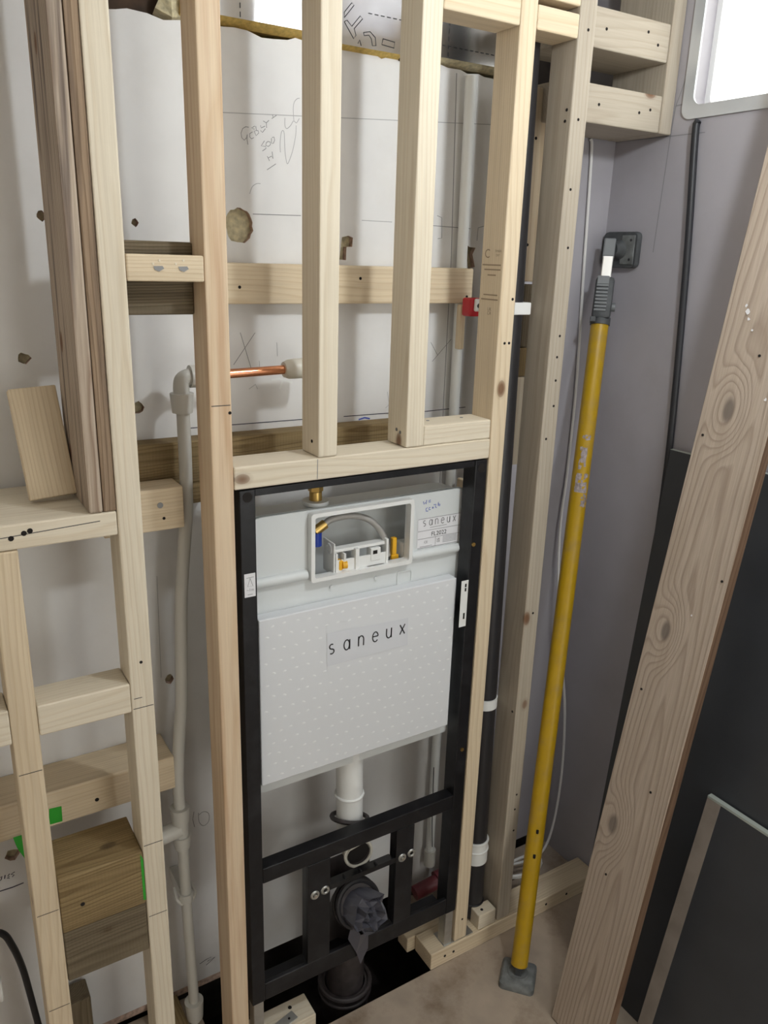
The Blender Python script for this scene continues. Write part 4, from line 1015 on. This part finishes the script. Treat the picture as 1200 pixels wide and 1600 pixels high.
# floor pad, turned diagonally
a45 = math.radians(42)
p1, p2 = V((math.cos(a45), math.sin(a45), 0)), V((-math.sin(a45), math.cos(a45), 0))
vs, fs = [], []
prf = [(0.0395, 0.0), (0.040, 0.004), (0.039, 0.014), (0.034, 0.019)]
for rr, zz in prf:
    for (u, v) in rrect(-rr, rr, -rr, rr, 0.010, 4): vs.append(V((0.599, -0.121, zz)) + p1 * u + p2 * v)
nn = len(vs) // len(prf)
for j in range(len(prf) - 1):
    for i in range(nn): fs.append([j * nn + i, j * nn + (i + 1) % nn, (j + 1) * nn + (i + 1) % nn, (j + 1) * nn + i])
fs.append(list(range(nn))[::-1]); fs.append([(len(prf) - 1) * nn + i for i in range(nn)])
fp_ = mk('floor_pad', vs, fs, 'rubber_dusty', prop, smooth=True)
torus('pad_ring', (0.599, -0.121, 0.0192), (0, 0, 1), 0.022, 0.0025, 'rubber_dusty', fp_, n=24)
mk('swivel', *obox_geo(A + V((0, 0, 0.001)), (p1, p2, EZ), (0.011, 0.008, 0.014), 0.002), 'rubber', prop)
# ratchet head
hv = (V((-0.447, -1.149, 1.575)) - at(L_)); hv = (hv - d * hv.dot(d)).normalized(); hs_ = d.cross(hv).normalized()
head = mk('ratchet_body', *obox_geo(at(s_top + 0.048), (hs_, hv, d), (0.020, 0.024, 0.045), 0.008), 'rubber', prop, smooth=True)
for i in range(8):
    mk('grip_rib', *obox_geo(at(s_top + 0.020 + i * 0.0075) + hv * 0.0245 - hs_ * 0.004, (hs_, hv, d), (0.0125, 0.0015, 0.0022), 0.0007), 'grip', head)
mk('grip_cap', *obox_geo(at(s_top + 0.084) + hv * 0.023 - hs_ * 0.004, (hs_, hv, d), (0.0125, 0.0025, 0.009), 0.001), 'grip', head)
cyl('release_button', at(s_top + 0.032) + hs_ * 0.018, at(s_top + 0.032) + hs_ * 0.028, 0.009, 'grip', head, n=14)
cyl('lower_collar', at(s_top - 0.008), at(s_top + 0.008), 0.0215, 'rubber', prop)
mk('trigger', *obox_geo(at(s_top - 0.001) + hv * 0.019 - hs_ * 0.016, (hs_, hv, d), (0.006, 0.010, 0.006), 0.002), 'rubber', prop)
mk('inner_bar', *obox_geo(at(s_top + 0.112), (hs_, hv, d), (0.0115, 0.010, 0.040), 0.002), 'chrome', prop)
mk('yoke', *obox_geo(at(s_top + 0.158), (hs_, hv, d), (0.0125, 0.011, 0.020), 0.003), 'grip', prop)
# wall pad
vs, fs = [], []
prf = [(0.0, 0.050), (0.006, 0.051), (0.013, 0.049)]
for t_, rr in prf:
    for (u, v) in rrect(-rr * 0.98, rr * 0.98, -rr * 0.74, rr * 0.74, 0.011, 4): vs.append(V((XR - 0.0005 - t_, 0.153 + u, 1.604 + v)))
nn = len(vs) // len(prf)
for j in range(len(prf) - 1):
    for i in range(nn): fs.append([j * nn + i, j * nn + (i + 1) % nn, (j + 1) * nn + (i + 1) % nn, (j + 1) * nn + i])
fs.append(list(range(nn))[::-1]); fs.append([(len(prf) - 1) * nn + i for i in range(nn)])
wpd = mk('wall_pad', vs, fs, 'rubber', prop, smooth=True)
mk('pad_plate', *obox_geo(V((XR - 0.0145, 0.128, 1.604)), (EX, EY, EZ), (0.0012, 0.018, 0.030), 0.0008), 'rubber_dusty', wpd)
for zz in (1.584, 1.624): cyl('rivet', (XR - 0.0155, 0.120, zz), (XR - 0.0165, 0.120, zz), 0.003, 'soil', wpd, n=10)
cyl('swivel_ball', (XR - 0.013, 0.150, 1.604), (XR - 0.034, 0.151, 1.604), 0.021, 'rubber', prop, r1=0.013)

# ================================================================== RIGHT SIDE: CABLES, PANELS, PLANK
tube('black_cable', [(XR - 0.0078, -0.006, 1.838), (XR - 0.0078, -0.004, 1.815), (XR - 0.0078, -0.026, 1.57), (XR - 0.0078, -0.047, 1.215), (XR - 0.012, -0.052, 0.95), (XR - 0.02, -0.055, 0.6), (XR - 0.02, -0.055, 0.05)], 0.0072, 'blackcable', n=12,
     label='black cable hanging down the right wall from the window corner', cat='cable')
tube('white_cable', [(0.885, 0.2045, 1.825), (0.893, 0.2045, 1.79), (0.905, 0.2045, 1.55), (0.918, 0.2045, 1.305), (0.917, 0.203, 1.10), (0.905, 0.195, 0.93), (0.905, 0.165, 0.70), (0.918, 0.13, 0.50), (0.926, 0.12, 0.30), (0.918, 0.12, 0.14), (0.885, 0.115, 0.062), (0.83, 0.115, 0.052), (0.78, 0.12, 0.056)], 0.0034, 'whitecable', n=10,
     label='white cable drooping beside the yellow prop to the floor', cat='cable')
cg = thing('cable_coil', (0.83, 0.09, 0.046), 'tangle of white cable on the floor plate behind the prop', 'cable')
for k_ in range(3):
    pts = [(0.80 + 0.055 * math.cos(a) + rnd.uniform(-.008, .008), 0.100 + 0.03 * math.sin(a) + rnd.uniform(-.006, .006), 0.050 + 0.006 * k_) for a in [q * PI / 4 + k_ for q in range(7)]]
    tube('loop', pts, 0.0036, 'whitecable', cg, n=8)
tube('left_cable', [(-0.46, 0.17, 0.41), (-0.413, 0.17, 0.388), (-0.397, 0.17, 0.350), (-0.386, 0.17, 0.295), (-0.380, 0.17, 0.238), (-0.372, 0.17, 0.145), (-0.36, 0.17, 0.03)], 0.0062, 'blackcable', n=10,
     label='dark cable curving down the wall at the bottom left', cat='cable').name = 'dark_cable'
kn = thing('white_valve', (-0.43, 0.10, 0.31), 'white plastic valve end at the left edge near the floor', 'valve')
tube('body', [(-0.46, 0.10, 0.333), (-0.432, 0.10, 0.333)], 0.019, 'white', kn, n=16, sub=1); torus('rim', (-0.428, 0.10, 0.333), (1, 0, 0), 0.017, 0.004, 'white', kn)

def sheet(name, TL, TR, BR, BL, th, mat, parent=None, **k):
    TL, TR, BR, BL = map(V, (TL, TR, BR, BL))
    nrm = (BL - TL).cross(TR - TL).normalized()
    if nrm.x < 0: nrm = -nrm
    vs = [TL, TR, BR, BL] + [p + nrm * th for p in (TL, TR, BR, BL)]
    return mk(name, vs, [[0, 1, 2, 3], [7, 6, 5, 4], [0, 4, 5, 1], [1, 5, 6, 2], [2, 6, 7, 3], [3, 7, 4, 0]], mat, parent, **k)
p1_ = thing('wall_panel', (0.76, -0.5, 0.0), 'large dark grey panel leaning on the right wall behind the plank', 'panel', 'dark wall panels')
sheet('panel_face', (0.935, -0.070, 1.205), (0.937, -1.10, 1.209), (0.753, -1.10, 0.0005), (0.753, -0.138, 0.0005), 0.009, 'slate', p1_)
sheet('panel_edge', (0.9349, -0.0698, 1.2062), (0.9369, -1.10, 1.2102), (0.9369, -1.10, 1.2092), (0.9349, -0.0698, 1.2052), 0.009, 'glass_edge', p1_)
p2_ = thing('wall_panel', (0.70, -0.6, 0.0), 'smaller dark panel with pale edge strip in front, bottom right', 'panel', 'dark wall panels')
sheet('panel_face', (0.824, -0.392, 0.572), (0.824, -1.10, 0.574), (0.712, -1.10, 0.0005), (0.712, -0.392, 0.0005), 0.010, 'slate', p2_)
sheet('edge_strip', (0.8236, -0.3615, 0.574), (0.8236, -0.3918, 0.574), (0.7116, -0.3918, 0.0005), (0.7116, -0.3615, 0.0005), 0.0105, 'slate_edge', p2_, label='pale bare edge strip')
sheet('top_edge', (0.8232, -0.3615, 0.5775), (0.8232, -1.10, 0.5795), (0.8232, -1.10, 0.5745), (0.8232, -0.3615, 0.5725), 0.011, 'glass_edge', p2_)
# leaning plank
PBt = V((0.595, -0.3035, 0.0)); PTp = V((0.9385, -0.3035, 2.31))
pd = (PTp - PBt).normalized(); py = EY; pn = py.cross(pd).normalized()
if pn.x > 0: pn = -pn
pc = (PBt + PTp) / 2 - pn * 0.0125
pk = otimber('leaning_plank', pc, (py, pn, pd), (0.0685, 0.0115, (PTp - PBt).length / 2 - 0.004), 'plank', label='long salvaged wooden plank leaning diagonally on the right wall', cat='plank', bev=0.0015, tilt=(0.0, 0.03), off=(0.004, 0.034, 0.0))
pk.data.materials.append(M['plank_edge'])
for f_ in pk.data.polygons:
    if f_.normal.y < -0.8: f_.material_index = 1
for s_, yy in ((1.30, -0.25), (1.06, -0.36), (0.80, -0.255), (0.62, -0.33), (0.40, -0.28), (1.45, -0.32)):
    c_ = PBt + pd * s_; screw((c_.x, yy, c_.z), pn, 0.0024, pk, 'hole', 'nail_hole')
def splat(s_, yy, r):
    c_ = PBt + pd * s_
    base = V((c_.x, yy, c_.z)) + pn * 0.0006
    pv = [base + py * (r * math.cos(q * PI / 4) * rnd.uniform(.5, 1.2)) + pd * (r * math.sin(q * PI / 4) * rnd.uniform(.5, 1.4)) for q in range(8)]
    mk('plaster_splash', pv, [list(range(8))], 'paper', pk)
for s_, yy, r in ((1.52, -0.278, 0.005), (1.53, -0.272, 0.003), (1.508, -0.283, 0.003), (1.49, -0.295, 0.002), (1.38, -0.352, 0.003), (0.98, -0.32, 0.002)): splat(s_, yy, r)

# ================================================================== CEILING LAMP (above the picture, in front of the studs)
LX, LY, LZ = 0.46, -0.72, 2.02
lamp = thing('hanging_lamp', (LX, LY, LZ), 'bare bulb hanging on a cord above the picture', 'lamp')
M['bulb'], nt_, p_ = new_mat('lit_bulb')
p_.inputs['Base Color'].default_value = (0.9, 0.9, 0.9, 1)
p_.inputs['Emission Color'].default_value = (0.93, 0.98, 1.0, 1)
p_.inputs['Emission Strength'].default_value = 185.0
BR_ = 0.048
pts = [(LX, LY, LZ - BR_ * math.cos(PI * i / 10)) for i in range(11)]
tube('bulb', pts, [max(0.002, BR_ * math.sin(PI * i / 10)) for i in range(11)], 'bulb', lamp, n=16, sub=1)
cyl('holder', (LX, LY, LZ + BR_ - 0.002), (LX, LY, LZ + BR_ + 0.05), 0.018, 'white', lamp)
cyl('cord', (LX, LY, LZ + BR_ + 0.05), (LX, LY, ZC - 0.002), 0.003, 'whitecable', lamp, n=8)
